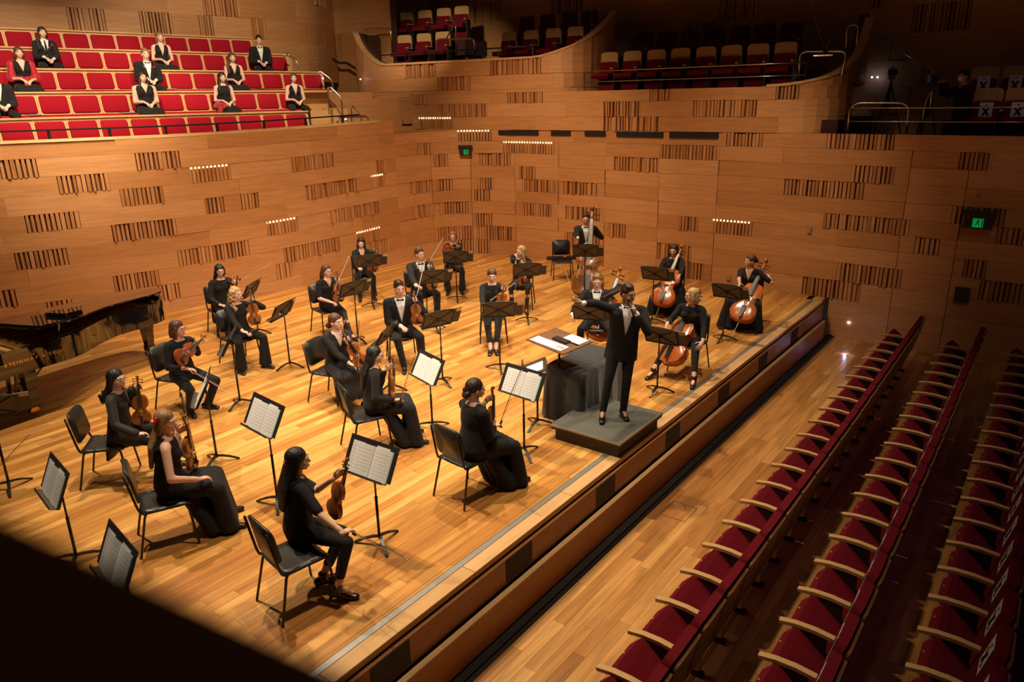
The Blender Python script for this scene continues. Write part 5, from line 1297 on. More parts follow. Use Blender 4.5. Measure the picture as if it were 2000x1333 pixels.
seated('M', 'person with short brown side-parted hair in a dark suit and bow tie, bow pointing up', (819, 489), -26, 'the man with side-parted hair', vio=((845, 566), (838, 498), 'held behind the stand by the man with side-parted hair'), vf=-40, zb=.64,
       bw=((836, 513, 1.0), (866, 463), True), rhp=(823, 574, .67), sex='m', wear='suit', hair=('short', 'brown'), skn='fair', head=(18, -2, 0), hz=1.28, size=1.05)
seated('O', 'person with short red hair and glasses smiling in a black high-collared shirt', (884, 461), -48, 'the person with short red hair', vio=((868, 490), (896, 482), 'laid level under the chin of the person with short red hair'), kind='viola', vf=90, zb=.98,
       bw=((886, 520, .80), (936, 518)), rhp=(870, 520, .78), lhp=None, hair=('bobshort', 'red'), skn='pale', wear='high', sleeve=.95, head=(2, 0, 0), glasses=True, shoes='boot', flare=.02)
seated('Pp', 'person with very long straight black hair in a black cardigan at the back left', (705, 473), -36, 'the woman with very long black hair', vio=((727, 530), (735, 476), 'held beside the far left stand'), kind='viola', vf=-40, zb=.62,
       bw=((738, 522, .80), (739, 560)), bowlab='hanging beside the far left stand', rhp=(705, 536, .64), hair=('longside', 'black'), skn='pale', sleeve=.97, neck=.30, head=(-8, -8, 0), size=.97)
seated('Q', 'person with lowered eyes in a black high-necked blouse and cropped trousers', (961, 536), -50, 'the woman in cropped trousers', vio=((977, 602), (985, 554), 'held low by the woman in cropped trousers'), vf=-60, zb=.78,
       bw=((1010, 548, 1.04), (957, 587)), bowlab='slanting in front of the woman in cropped trousers', rhp=(948, 606, .72), hair=('bun', 'brown'), skn='pale', wear='high', sleeve=.95, head=(0, -14, 0), legp='crop', shoes='flat', feet=(G(968, 688, .05), G(959, 690, .05)), knees=.2, kpole=None)
seated('R', 'person with straight pale blonde hair in a lace dress leaning on one hand', (1017, 489), -60, 'the blonde woman in lace', vio=((1022, 557), (1016, 493), 'upright before the blonde woman in lace'), vf=-70, zb=.62,
       bw=((1009, 545, .72), (1005, 580)), bowlab='dangling beside the knees of the blonde woman', rhp=(1010, 500, 1.06), hair=('longside', 'blonde'), skn='pale', sleeve=.8, legs='knee_skirt', head=(-40, -2, 0), size=.97, shoes='heel')
# ---- cellists and bassist
def cellist(key, label, hpx, yaw, who, pin, top, front, ins='cello', inlab='', lgrip=None, rgrip=None, bw=None, bowlab='', hz=1.2, cs=2.25, far=False, **kw):
    h = G(hpx[0], hpx[1], hz); f = az(yaw); rt = az(yaw-90); pos = h-f*.15; pos.z = 0
    b0 = G(pin[0], pin[1], 0); e = solve(b0, top[0], top[1], (.592+.155)*cs, far); ax = (e-b0).normalized(); base = b0+ax*.155*cs
    instrument(ins, base, e, az(front), 'cello '+inlab, 'cello', cs)
    def hd(g, s):
        if g is None: return None
        if g == 'neck':
            nk = base+ax*cs*.46; return dict(p=nk-az(front)*.03-rt*.045, d=az(front)*.5+rt*.7, n=az(front)*.2+rt*.9-V((0, 0, .1)), curl=1.0, pole=(s*.9, -.2, -.6))
        return dict(p=G(*g), d=f*.7-rt*s*.1-V((0, 0, .5)), n=V((0, 0, -.6))-rt*s*.6, curl=.5)
    if bw:
        p0 = G(*bw[0]); bow(p0, solve(p0, bw[1][0], bw[1][1], .70, bw[2] if len(bw) > 2 else False), 'cello bow '+bowlab)
    person(label, pos, yaw, lh=hd(lgrip, -1), rh=hd(rgrip, 1), knees=.30, **kw); chair(pos+f*.03, yaw, 'black chair under '+who); PL[key] = (pos, yaw, None)
cellist('c18', 'person with short ginger hair in a tuxedo behind the outstretched arm', (1166, 551), -62, 'the cellist in a tuxedo', (1150, 700), (1210, 527), -62, 'cello_c', 'of dark red varnish held by the man with ginger hair', 'neck', (1118, 622, .70),
        ((1172, 581, 1.0), (1251, 544)), 'with white hair crossing behind the raised arm', sex='m', wear='tux', hair=('short', 'light'), skn='pale', head=(0, -14, 0), hz=1.21, far=True)
cellist('c19', 'person with very long wavy dark hair and a cello by the back wall', (1314, 489), -74, 'the cellist with long wavy dark hair', (1277, 628), (1333, 484), -80, 'cello_b', 'of light orange varnish nearest the back wall', (1321, 566, .62), (1280, 553, .70),
        ((1280, 556, .68), (1243, 576)), 'held low by the woman with long wavy dark hair', hair=('longside', 'dark'), skn='fair', legs='long_skirt', sleeve=.9, head=(-6, -10, 0), far=True)
cellist('c20', 'person in a short-sleeved black dress with a cello at the far right', (1463, 510), -84, 'the cellist at the far right', (1429, 659), (1498, 513), -88, 'cello', 'of orange varnish at the far right of the stage', 'neck', (1440, 590, .70),
        hair=('bun', 'brown'), skn='fair', legs='long_skirt', sleeve=.40, neck=.30, head=(-50, -2, 0), shoes='boot', far=True)
cellist('c21', 'person with short blonde bob and glasses holding a cello beside the podium', (1346, 578), -88, 'the blonde cellist beside the podium', (1287, 750), (1371, 572), -100, 'cello', 'of reddish varnish beside the podium', (1368, 682, .50), (1300, 640, .75),
        hair=('bob', 'blonde'), skn='pale', sleeve=.85, head=(-48, 0, 0), glasses=True, legp='crop', shoes='heel', vox=NEAR, far=True, bulk=1.04, feet=(G(1355, 745, .08), G(1276, 728, .08)))
# bassist, standing
bp = G(1126, 570); f = az(-62)
bb = G(1146, 578, .12); bt = solve(bb, 1157, 409, 1.98, True)
instrument('double_bass', bb, bt, az(-60), 'tall brown double bass standing at the back wall', 'double bass')
axb = (bt-bb).normalized()
person('person standing in a tuxedo and glasses beside the double bass', (bp.x+.10, bp.y+.18, 0), -55, 'm', sit=None, wear='tux', hair=('short', 'dark'), skn='fair', glasses=True, head=(-8, -8, 0), size=.99,
       lh=dict(p=bb+axb*1.42-az(-60)*.04, d=az(-60)*.5+az(30)*-.4, n=az(-60), curl=.9), rh=dict(p=G(1134, 510, 1.0), d=V((0, 0, -1)), n=az(180), curl=.8))
p0 = G(1134, 512, .98); bow(p0, solve(p0, 1127, 541, .72), 'thick bass bow hanging from the hand of the bass player')
cb = G(1098, 545); t = chair((cb.x, cb.y, 0), -50, 'empty black chair with a flat case on it, left of the double bass')
t = thing('instrument_case', 'flat black bow case lying on the empty chair', 'case', (cb.x, cb.y, .462), math.radians(-50+90)); mb = MB(); mb.box((0, 0, .035), (.72, .15, .07)); mb.obj('shell', M_BLK, t); mb = MB(); mb.box((.05, -.06, .078), (.05, .03, .016)); mb.obj('rosin', M_CARD, t); mb = MB(); mb.box((.12, -.06, .078), (.04, .03, .016)); mb.obj('red_block', M_RED, t)
# ---- conductor on the podium
pod = thing('podium', 'low grey carpeted podium with pale metal edge under the conductor', 'podium', (-4.14, 7.40, 0))
M_CARP = mat('grey podium carpet', (.105, .105, .088), .95, bump=.4, bscale=180, var=.12); M_KICK = mat('dark podium side', (.035, .026, .02), .6)
mb = MB(); mb.box((0, 0, .175), (.96, 1.08, .05)); mb.obj('deck', M_KICK, pod); mb = MB(); mb.box((0, 0, .20), (.945, 1.065, .012)); mb.obj('carpet', M_CARP, pod)
mb = MB(); mb.box((0, 0, .075), (.88, 1.0, .15)); mb.obj('plinth', M_KICK, pod)
for (x, y, w, d) in ((-.478, 0, .012, 1.09), (.478, 0, .012, 1.09), (0, -.54, .97, .012), (0, .54, .97, .012)):
    mb = MB(); mb.box((x, y, .195), (w, d, .026)); mb.obj('edge_strip', M_ALU, pod)
cp = V((-4.10, 7.66, .206)); cf = -54
sh_ = cp+Matrix.Rotation(math.radians(cf-90), 3, 'Z') @ V((.21, .02, 1.37)); hand_r = solve(sh_, 1124, 585, .60, False)
person('person in a black tuxedo standing on the podium with one arm stretched out', (cp.x, cp.y, 0), cf, 'm', sit=None, wear='tux', hair=('short', 'dark'), skn='tan', head=(40, -6, 0), vox=.009, size=.985, z0=cp.z, bulk=1.1, lean=3, side=-5,
       rh=dict(p=hand_r, d=V((-.7, -.3, .45)), n=V((.1, -.3, -.9)), curl=.9, pole=(.2, -.5, .5)), lh=dict(l=(-.100, .215, 1.44), d=(.35, .05, .75), n=(.8, -.3, .0), curl=1.15, pole=(-.6, .1, -1)),
       feet=(G(1217, 803, .28), G(1172, 812, .28)), group='orchestra players on the stage')
bt0 = hand_r+V((-.02, -.01, .02)); e = EYE+px2ray(1104, 528)*((bt0-EYE).length+.02)
mb = MB(); mb.tube([bt0, bt0+(e-bt0)*1.0], [.0022, .0010], 5); mb.ball(bt0, .011, 8, 6); t = mb.obj('baton', mat('pale baton', (.78, .66, .46), .5), None, True); tag(t, 'thin pale baton in the outstretched hand of the conductor', 'baton')
Rz = Matrix.Rotation(math.radians(cf-90), 3, 'Z'); ml = cp+Rz @ V((-.068, .225, 1.40)); mt_ = cp+Rz @ V((-.035, .165, 1.52))
t = thing('microphone', 'black hand-held microphone before the mouth of the conductor', 'microphone', tuple(ml)); u = mt_-ml
mb = MB(); mb.tube([-u*.45, u*.8], [.011, .017], 10); mb.obj('handle', M_BLK, t, True); mb = MB(); mb.ball(u*.98, (.027, .027, .030), 12, 8); mb.obj('grille', mat('mic mesh', (.10, .09, .09), .5, metal=.6), t, True)
# ---- music stands
def az_to(px, py, key): p = G(px, py); q = PL[key][0]; return math.degrees(math.atan2(q.y-p.y, q.x-p.x))
for (fx, fy, dx, dy, key, kind, lab, who, kw) in (
    (742, 1062, 733, 898, 'A', 'music', 'music stand with open printed music beside the woman with the pink hair tie', 'the woman with the pink hair tie', {}),
    (543, 985, 525, 815, 'B', 'music', 'music stand with open printed music, above and between the two nearest women', 'the woman with the red hair flower', {}),
    (425, 903, 398, 762, 'C', 'music', 'music stand seen edge-on before the woman in the sheer blouse', 'the woman in the sheer blouse', {}),
    (470, 792, 462, 668, 'D', 'folder', 'tilted music stand seen from the side before the auburn-haired woman', 'the viola player with auburn hair', {}),
    (567, 718, 553, 608, 'E', 'folder', 'music stand seen from behind before the curly blonde woman', 'the woman with curly blonde hair', {}),
    (505, 652, 494, 565, 'F', 'folder', 'music stand half hidden behind the curly blonde woman', 'the woman in the black coat', {}),
    (700, 668, 697, 563, 'G', 'folder', 'music stand before the woman in the short velvet dress', 'the woman in the short velvet dress', {}),
    (728, 600, 725, 510, 'Pp', 'folder', 'farthest left music stand beside the corner of the walls', 'the woman with very long black hair', {}),
    (865, 750, 857, 625, 'L', 'folder', 'music stand before the man with the dark quiff', 'the man with the dark quiff', {}),
    (851, 646, 851, 541, 'M', 'folder', 'music stand before the man with side-parted hair', 'the man with side-parted hair', {}),
    (893, 587, 887, 502, 'O', 'folder', 'music stand before the person with short red hair', 'the person with short red hair', {}),
    (977, 722, 980, 607, 'Q', 'folder', 'music stand before the woman in cropped trousers', 'the woman in cropped trousers', {}),
    (1030, 629, 1026, 527, 'R', 'folder', 'music stand before the blonde woman in lace', 'the blonde woman in lace', {}),
    (1273, 632, 1276, 536, 'c19', 'folder', 'music stand before the cellist with long wavy dark hair', 'the cellist with long wavy dark hair', {}),
    (1411, 665, 1416, 571, 'c20', 'folder', 'rightmost music stand, before the far right cellist', 'the cellist at the far right', {}),
    (1283, 767, 1292, 656, 'c21', 'folder', 'music stand right of the conductor, before the blonde cellist', 'the blonde cellist beside the podium', {}),
    (1147, 712, 1146, 613, 'c18', 'folder', 'music stand behind the outstretched arm of the conductor', 'the cellist in a tuxedo', {}),
    (845, 838, 840, 722, 'J', 'music', 'music stand with open printed music before the woman in the long sheer skirt', 'the woman in the long sheer skirt', {}),
    (1024, 888, 1018, 749, 'K', 'music', 'music stand with open printed music before the woman with the low bun', 'the woman with the low bun', {})):
    a = {'A': -88, 'B': -96, 'J': -106, 'K': -95}.get(key) or az_to(fx, fy, key); stand(fx, fy, dx, dy, a, lab, 28, kind, who, **kw)
stand(1141, 592, 1143, 491, -62+180, 'music stand before the bass player by the back wall', 25, 'folder', 'the bass player')
p = G(765, 655, .98); stand(0, 0, 765, 655, 0, 'dark music stand seen edge-on left of the man with the dark quiff', 35, 'folder', 'the woman with pinned-up hair', pos=(p.x, p.y, 0)) if False else None
q = PL['I'][0]; stand(764, 762, 765, 655, math.degrees(math.atan2(q.y-p.y, q.x-p.x))-8, 'dark music stand seen edge-on left of the man with the dark quiff', 30, 'folder', 'the woman with pinned-up hair')
stand(152, 1100, 112, 940, -99, 'music stand with printed music at the lower left edge', 24, 'music', 'a player outside the picture at lower left')
p = G(238, 1095, .95); stand(0, 0, 238, 1095, -99, 'music stand with printed music partly behind the dark ledge', 24, 'music', 'a player hidden below the ledge', pos=(p.x, p.y, 0))
stand(20, 955, -8, 800, 160, 'music stand cut off by the left edge, only its base in view', 28, 'folder', 'a player beyond the left edge')
p0 = G(-30, 945, .35); bow(p0, solve(p0, 60, 846, .73), 'bow tip entering from the left edge above a stand base')
# flat desk stands beside the podium
t, M4, loc, rz = stand(1050, 832, 1060, 722, 215, 'nearly flat music stand with a blank sheet behind the podium', 68, 'none')
f = thing('sheet_of_paper', 'blank white sheet on the nearly flat stand by the draped case', 'paper', loc, rz); page(f, 'page', .30, .22, M4, -.12, -.11, .004, M_PAPER)
cs = thing('conductor_stand', 'wide wooden conductor desk on a black stand', 'music stand', tuple(G(1092, 812)))
o = G(1092, 812); q4 = [G(x, y, z)-o for x, y, z in ((1033, 666, 1.0), (1084, 641, 1.06), (1152, 665, 1.04), (1100, 695, .98))]
c = sum(q4, V())/4; ex = ((q4[3]+q4[2])-(q4[0]+q4[1])); ex.normalize(); ey = (q4[1]+q4[2]-q4[0]-q4[3]); ey = (ey-ex*ey.dot(ex)).normalized(); ez = ex.cross(ey)
MD = Matrix((ex, ey, ez)).transposed()
w_ = max(abs((a-c).dot(ex)) for a in q4)*1.9; h_ = max(abs((a-c).dot(ey)) for a in q4)*1.9
mb = MB(); mb.box(c, (w_, h_, .014), MD); mb.obj('desk', wood('desk walnut', ((.14, .06, .03), (.18, .08, .035), (.22, .10, .045)), (5, 30, 30), .45, .3), cs)
mb = MB(); mb.tube([c-ez*.01, (0, 0, c.z-.12), (0, 0, .06)], .014, 8); mb.obj('pole', M_BLKM, cs, True)
for k in range(3):
    a = 2*PI*k/3+.9; u = V((math.cos(a), math.sin(a), 0)); mb = MB(); mb.bar((0, 0, .10), u*.17+V((0, 0, .055)), .03, .018); mb.bar(u*.165+V((0, 0, .058)), u*.29+V((0, 0, .01)), .028, .016); mb.obj('leg', M_BLKM, cs)
def on_desk(name, lab, cat, cx, cy, w, h, t_, mt, th=.004):
    mb = MB(); mb.box((0, 0, 0), (w, h, th), MD @ Matrix.Rotation(t_, 3, 'Z')); x = mb.obj(name, mt); x.location = o+c+ex*cx+ey*cy+ez*(.009+th/2); return tag(x, lab, cat)
on_desk('score', 'white loose score sheets on the near edge of the conductor desk', 'paper', -.02, -.30*h_, w_*.80, h_*.30, .03, M_PAPER, .006)
on_desk('score', 'spiral-bound white score on the far right of the conductor desk', 'paper', w_*.22, h_*.27, w_*.44, h_*.34, .0, M_PAPER, .012)
on_desk('pencil_case', 'black box on the middle of the conductor desk', 'case', w_*.05, .02*h_, w_*.36, h_*.17, .0, M_BLK, .022)
on_desk('spiral_binding', 'black spiral binding strip between box and score', 'binding', w_*.22, h_*.085, w_*.44, .02, 0, M_BLK, .012)
gl = thing('eyeglasses', 'folded wire glasses lying on the loose score', 'glasses', tuple(o+c+ex*w_*.27-ey*h_*.33+ez*.022))
mb = MB()
for s_ in (-1, 1): mb.tube([ex*(s_*.034+.022*math.cos(a))+ey*.018*math.sin(a) for a in [i*PI/5 for i in range(10)]], .002, 4, closed=True); mb.tube([ex*s_*.055, ex*s_*.055+ey*.03, -ex*s_*.04+ey*.035], .002, 4)
mb.obj('frame', M_SPEC, gl)
# black cloth draped over a box behind the podium
dq = [G(1075, 735, .72), G(1128, 683, .72), G(1185, 690, .72), G(1165, 770, .72)]
cx_, cy_ = -4.86, 8.05
mb = MB(); n = 26; x0, x1, y0, y1, H = -5.12, -4.50, 7.42, 8.55, .70; RR = random.Random(11)
ring = []
def rr(t_):                                                   # rounded rectangle perimeter
    w, d, r = (x1-x0)/2, (y1-y0)/2, .07; P = []
    for (sx, sy, a0) in ((1, -1, -90), (1, 1, 0), (-1, 1, 90), (-1, -1, 180)):
        for i in range(5): a = math.radians(a0+22.5*i); P.append(((x0+x1)/2+sx*(w-r)+r*math.cos(a), (y0+y1)/2+sy*(d-r)+r*math.sin(a)))
    out = []
    for (a, b) in zip(P, P[1:]+P[:1]):
        L = math.hypot(b[0]-a[0], b[1]-a[1]); k = max(1, int(L/.05)); out += [(a[0]+(b[0]-a[0])*i/k, a[1]+(b[1]-a[1])*i/k) for i in range(k)]
    return out
RG = rr(0); n = len(RG); cxm, cym = (x0+x1)/2, (y0+y1)/2; vs = []; fs = []; lay = [(.70, .60, 0), (.70, .85, 0), (.698, .96, 0), (.68, 1.0, .0), (.60, 1.01, .4), (.45, 1.03, .8), (.30, 1.05, 1), (.12, 1.07, 1.2), (.01, 1.09, 1.3)]
for z, k, wv in lay:
    for i, (x, y) in enumerate(RG):
        u = V((x-cxm, y-cym, 0)); w = wv*(.018*math.sin(i*.9)+.012*math.sin(i*2.1+1)); vs.append(V((cxm, cym, z+(.006*math.sin(i*.7) if z > .69 else 0)))+u*k+u.normalized()*w)
for j in range(len(lay)-1):
    for i in range(n): l = (i+1) % n; fs.append((j*n+i, j*n+l, (j+1)*n+l, (j+1)*n+i)[::-1])
fs.append(tuple(range(n))); mb.add(vs, fs); t = mb.obj('draped_case', cloth('black drape', (.012, .012, .014), .75, .5), None, True); tag(t, 'large box draped in black cloth between stand and podium', 'covered box')
# ------------------------------------------------------------------ grand piano
M_PIANO = mat('black piano lacquer', (.008, .007, .008), .06, coat=1.0); M_GOLDF = mat('gold iron frame', (.60, .33, .09), .3, metal=.9)
cas = G(42, 818); tipw = G(306, 592, .99)
PO = None
ang = math.atan2(5.95-2.72, -12.28+11.55)
pr = thing('grand_piano', 'long black lacquered grand piano with its lid slightly raised at the left', 'piano', (-11.50, 3.12, 0), math.radians(6.1))
pr.scale = (1.07, 1.07, 1.0)
def rim_out(g=0.0):
    P = [(-.76, 0), (.76, 0), (.765, .30), (.765, .62)]
    bz = [(.765, .62), (.765, 1.15), (.36, 1.30), (.33, 1.90)]; 
    for i in range(1, 13):
        t_ = i/12; P.append(tuple((1-t_)**3*a+3*(1-t_)**2*t_*b+3*(1-t_)*t_*t_*c_+t_**3*d_ for a, b, c_, d_ in zip(*bz)))
    P += [(.33, 2.2)]
    for i in range(1, 11):
        a = PI*i/10; P.append((-.215+.545*math.cos(a), 2.2+.54*math.sin(a)))
    P.append((-.76, 1.0)); c_ = (0, 1.2)
    return [(c_[0]+(x-c_[0])*(1+g), c_[1]+(y-c_[1])*(1+g*.6)) for x, y in P]
RO = rim_out(); RI = rim_out(-.07); n = len(RO)
mb = MB(); vs = [V((x, y, z)) for z in (.66, .99) for x, y in RO]+[V((x, y, z)) for z in (.99, .90) for x, y in RI]
fs = []
for k in (0, n, 2*n):
    for i in range(n): l = (i+1) % n; fs.append((k+i, k+l, k+n+l, k+n+i) if k != n else (n+i, n+l, 2*n+l, 2*n+i))
fs.append(tuple(range(n))[::-1]); mb.add(vs, fs); mb.obj('rim', M_PIANO, pr, 2)
mb = MB(); mb.prism([(x*.99, y) for x, y in RI], .86, .90); fr_ = mb.obj('sound_board', wood('soundboard', ((.45, .24, .09), (.5, .28, .1), (.55, .3, .12)), (6, 6, 6), .4), pr)
mb = MB()
for i in range(7): x = -.6+.19*i; mb.bar((x, .35, .93), (x*.45-.12, 2.3, .93), .035, .03)
mb.bar((-.68, .35, .93), (.68, .35, .93), .12, .03); 
mb.tube([(x*.9, 1.2+(y-1.2)*.93, .92) for x, y in RI], .03, 6, closed=True); mb.obj('iron_frame', M_GOLDF, pr)
mb = MB()
for i in range(44): x = -.62+.0285*i; mb.bar((x, .45, .945), (x*.42-.12, 2.2, .945), .0015, .0015)
mb.obj('strings', M_BRASS, pr)
mb = MB(); mb.box((0, .035, .905), (1.52, .05, .17)); mb.obj('fallboard', M_PIANO, pr)
mb = MB(); mb.box((0, -.10, .66), (1.52, .20, .05)); mb.obj('key_bed', M_PIANO, pr)
for i in range(52): mb = MB(); mb.box((-.605+.0237*i, -.075, .715), (.0225, .15, .02)); mb.obj('white_key', M_PAPER, pr)
for s_ in (-1, 1): mb = MB(); mb.box((s_*.72, -.09, .76), (.09, .22, .16)); mb.obj('cheek', M_PIANO, pr)
# lid: raised a little, hinged on the straight side
hinge = V((-.77, 0, 1.005)); LR = Matrix.Translation(hinge) @ Matrix.Rotation(-math.radians(6.5), 4, 'Y') @ Matrix.Translation(-hinge)
LO = [(x*1.015, y) for x, y in rim_out(.02) if y > .52]; LO = [p for p in LO]
o1 = [(-.775, .45), (.78, .45)]+[p for p in LO if p[1] > .5]
mb = MB(); mb.prism(o1, 1.003, 1.024, LR); mb.obj('lid', M_PIANO, pr, 2)
mb = MB(); mb.prism([(-.775, .50), (.775, .50), (.775, .90), (-.775, .90)], 1.028, 1.048, LR); mb.obj('front_flap', M_PIANO, pr, 2)
mb = MB(); mb.prism([(.10, .92), (.60, .92), (.60, 1.14), (.10, 1.14)], 1.03, 1.10, LR); mb.obj('music_desk', M_PIANO, pr)
mb = MB(); mb.bar((.66, .72, .99), LR @ V((.62, .80, 1.0)), .03, .03); mb.obj('lid_prop', M_PIANO, pr)
for (x, y) in ((.60, .30), (-.60, .30), (-.12, 2.42)):
    mb = MB(); mb.prism([(-.085, -.07), (.085, -.07), (.085, .07), (-.085, .07)], .50, .66, Matrix.Translation((x, y, 0)));
    vs = [V((x+a*w/2, y+b*w/2, z)) for z, w in ((.14, .095), (.58, .15)) for a, b in ((-1, -1), (1, -1), (1, 1), (-1, 1))]
    mb.add(vs, [(3, 2, 1, 0), (4, 5, 6, 7), (0, 1, 5, 4), (1, 2, 6, 5), (2, 3, 7, 6), (3, 0, 4, 7)]); mb.box((x, y, .155), (.12, .12, .09)); lg = mb.obj('leg', M_PIANO, pr, 2)
    mb = MB(); q = Matrix.Rotation(PI/2, 4, 'Y'); w = MB()
    for s_ in (-1, 1):
        k = len(mb.v); mb.lathe([(.03, -.012), (.055, -.012), (.058, 0), (.055, .012), (.02, .014)], (0, 0, 0), 14); mb.v[k:] = [tuple((Matrix.Translation((x+s_*.03, y-.02, .058)) @ q) @ V(v)) for v in mb.v[k:]]
    mb.box((x, y-.01, .095), (.04, .05, .06)); mb.obj('castor', M_BRASS, lg, 2)
mb = MB()
for x in (-.10, 0, .10): mb.bar((x, .25, .07), (x, .10, .05), .03, .014)
mb.obj('pedals', M_BRASS, pr); mb = MB(); mb.box((0, .32, .10), (.36, .14, .09)); mb.bar((-.11, .35, .14), (-.11, .42, .66), .04, .04); mb.bar((.11, .35, .14), (.11, .42, .66), .04, .04); mb.bar((-.10, .38, .10), (-.10, .95, .66), .02, .02); mb.bar((.10, .38, .10), (.10, .95, .66), .02, .02); mb.obj('pedal_lyre', M_PIANO, pr)
yy0 = -.36; adv = {'I': .028, 'W': .074, ' ': .032, '&': .056, 'S': .046, 'T': .046, 'E': .046, 'N': .060, 'A': .056, 'Y': .052, 'O': .064}
for ch in 'STEINWAY & SONS':
    if ch != ' ':
        cu = bpy.data.curves.new('letter', 'FONT'); cu.body = ch; cu.size = .066; cu.extrude = .0008; cu.materials.append(M_BRASS)
        lt0 = bpy.data.objects.new('t', cu); lm_ = bpy.data.meshes.new_from_object(lt0); bpy.data.objects.remove(lt0); lt = link('letter', lm_, pr); lt.rotation_euler = (PI/2, 0, PI/2); lt.location = (.7675, .36+yy0, .80)
    yy0 += adv.get(ch, .052)
mb = MB()
def lp(a, b): return V((.768, .36+a, .905+b))
for s_ in (-1, 1): mb.tube([lp(s_*.006, -.035), lp(s_*.034, -.015), lp(s_*.026, .012), lp(s_*.016, .028), lp(s_*.034, .040)], .0028, 5)
mb.tube([lp(-.03, -.038), lp(.03, -.038)], .003, 5); mb.tube([lp(-.02, .02), lp(.02, .02)], .002, 5)
for x in (-.008, 0, .008): mb.tube([lp(x, -.034), lp(x, .03)], .0012, 4)
mb.obj('lyre_emblem', M_BRASS, pr)
# ------------------------------------------------------------------ choir in the stalls
def chorister(label, hpx, k, yaw, **kw):
    off = .9*k-.26; h = choir_hit(hpx, off, 100); T = TK[k-1]; fl = T-.45-.46; f = az(yaw); kw.setdefault('hair', ('long', 'dark'))
    p = h-f*.05
    lo = dict(l=(-.045, .27, .46+.085+.085), d=(.6, .6, -.4), n=(0, -.3, -1), curl=.7, pole=(-.5, -.6, -.7)); ro = dict(l=(.04, .285, .46+.085+.115), d=(-.6, .6, -.4), n=(0, -.3, -1), curl=.7, pole=(.5, -.6, -.7))
    person(label, (p.x, p.y, 0), yaw, z0=fl, lh=lo, rh=ro, vox=.012, group='choir members in the stalls', **kw)
chorister('person in a red satin shawl at the left end of the middle choir row', 36, 3, -12, wear='shawl', legs='dress', hair=('wave', 'brown'), skn='pale', sleeve=.1, head=(6, 0, 0), neck=.3, bulk=1.08)
chorister('person with long curly dark hair in a black suit with red rose', 90, 4, -14, wear='suit', legs='trousers', hair=('sidepony', 'dark'), skn='pale', head=(8, 0, 0), red=True)
chorister('person with wavy ginger hair in a V-neck black gown in the choir', 316, 4, -16, wear='top', legs='dress', hair=('wave', 'light'), skn='pale', sleeve=0, neck=.24, head=(10, 0, 0), bulk=1.04, flower=(.088, -.01, .06, .03, 0))
chorister('person with slicked fair hair in a tuxedo in the middle choir row', 283, 3, -16, sex='m', wear='tux', hair=('short', 'light'), skn='pale', head=(6, -2, 0), size=1.02, red=True)
chorister('person with long dark hair in a sleeveless draped black dress, second lowest choir row', 270, 2, -16, wear='top', legs='dress', hair=('longside', 'dark'), skn='pale', sleeve=0, neck=.34, head=(10, 0, 0), bulk=1.25)
chorister('person with side-swept brown curls in a strappy black dress, middle choir row', 452, 3, -22, wear='top', legs='dress', hair=('sidepony', 'brown'), skn='pale', sleeve=0, neck=.28, head=(4, 0, 0), bulk=1.03)
chorister('person in a black halter dress with a bright red wrap in the lap', 427, 2, -20, wear='top', legs='dress', hair=('longside', 'dark'), skn='pale', sleeve=0, head=(8, 0, 0))
chorister('person with short black hair in a tuxedo at the right of the choir', 508, 4, -26, sex='m', wear='tux', hair=('short', 'black'), skn='fair', head=(0, -6, 0), size=1.0, red=False)
chorister('person with a short brown bob at the right end of the choir', 568, 2, -24, wear='top', legs='trousers', hair=('bobshort', 'brown'), skn='pale', sleeve=0, neck=.26, head=(-4, 0, 0), flare=.02)
chorister('person in a dark suit cut off by the left edge of the picture', -22, 2, -10, sex='m', wear='suit', hair=('short', 'dark'), skn='pale', head=(6, 0, 0))
w = choir_hit(430, .9*2-.55, 205); mb = MB()
for a, b, r in (((-.15, 0, -.02), (.12, .02, -.04), .05), ((.0, .05, -.05), (.10, -.1, -.16), .045)): mb.cap(w+V(a)+V((0, 0, TK[1]-.45+.16-w.z)), w+V(b)+V((0, 0, TK[1]-.45+.16-w.z)), (.10, r), (.08, r), 10)
t = mb.obj('red_wrap', K_SHAWL, None, True); tag(t, 'bright red wrap folded over the lap of the halter dress', 'wrap')
for px, k, lab, mt in ((245, 2, 'blue-grey folder left on the second lowest choir bench', mat('blue folder', (.16, .2, .3), .6)), (516, 3, 'black folder on the middle choir bench left of the tuxedo row end', M_BLK), (60, 2, 'pale folder on the second lowest bench at the left edge', mat('blue folder', (.16, .2, .3), .6)), (335, 3, 'thin grey folder on the middle choir bench beside the bearded man', mat('blue folder', (.16, .2, .3), .6))):
    p = choir_hit(px, .9*k-.30, 200); mb = MB(); mb.box((p.x, p.y, TK[k-1]-.45+.035+.0), (.22, .30, .012), MC3); tag(mb.obj('choir_folder', mt), lab, 'folder')
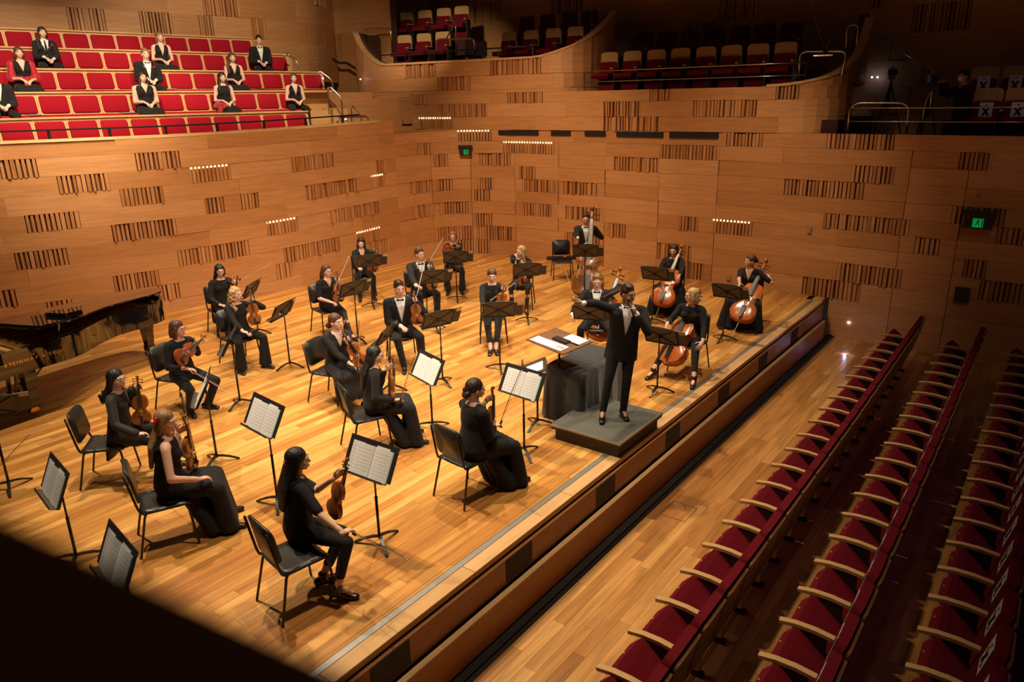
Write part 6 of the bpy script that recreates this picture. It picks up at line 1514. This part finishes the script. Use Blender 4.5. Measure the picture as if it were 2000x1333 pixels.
# ------------------------------------------------------------------ camera crew in the right gallery
fp = HY(1868, 262, 16.35); fz = 2.63
person('person in black with a white face mask operating a camera in the right gallery', (fp.x, fp.y, 0), 205, 'm', sit=None, wear='top', sleeve=.95, hair=('short', 'black'), skn='tan', head=(30, -6, 0), z0=fz, vox=.012, size=1.02,
       rh=dict(p=HY(1832, 157, 16.2), d=V((-1, -.3, .1)), n=V((0, 0, -1)), curl=.6), lh=dict(p=HY(1838, 160, 16.2), d=V((-1, -.2, .1)), n=V((0, 0, -1)), curl=.6), group='camera crew')
pp = [o for o in COL.objects if o.get('label', '').startswith('person in black with a white face mask')][0]
mb = MB(); Hc = V((0, -.02, .93))+V((0, .055, .665)); Hm = Matrix.Rotation(math.radians(30), 3, 'Z')
mb.ball(Hc+Hm @ V((0, .060, -.045)), (.056, .046, .048), 12, 8, Hm); mb.obj('face_mask', M_PAPER, pp, True)
def tripod(label, px, py, Y, foot, spread, camw):
    h = HY(px, py, Y); z0 = foot; t = thing('camera_tripod', label, 'tripod', (h.x, h.y, z0)); H = h.z-z0
    for k in range(3):
        a = 2*PI*k/3+.4; mb = MB(); mb.tube([(0, 0, H-.12), (spread*.5*math.cos(a), spread*.5*math.sin(a), H*.5), (spread*math.cos(a), spread*math.sin(a), .01)], [.02, .017, .012], 6); mb.obj('leg', M_BLKM, t, True)
    mb = MB(); mb.tube([(0, 0, H*.6), (0, 0, H-.03)], .018, 8); mb.obj('column', M_BLKM, t); mb = MB(); mb.box((0, 0, H-.02), (.10, .12, .06)); mb.obj('head', M_BLK, t)
    c = thing('video_camera', 'black video camera '+label.split(' ', 1)[1] if False else 'black camera on top of the '+label, 'camera', (h.x, h.y, z0+H+.012), .4)
    mb = MB(); mb.box((0, 0, .07), (.12, .20, .13)); mb.obj('camera_body', M_BLK, c); mb = MB(); k = mb; mb.tube([(0, -.10, .07), (0, -.24, .07)], [.045, .05], 12); mb.obj('lens', M_BLKM, c); mb = MB(); mb.bar((0, -.06, .165), (0, .08, .165), .025, .02); mb.obj('grip', M_BLK, c)
tripod('tall black tripod left of the cameraman', 1742, 150, 16.9, 2.63, .45, 1)
tripod('black tripod under the cameraman hands', 1820, 163, 16.15, 2.63, .30, 1)
bpy.data.scenes.remove(TMP)
for m in list(bpy.data.meshes):
    if m.users == 0: bpy.data.meshes.remove(m)
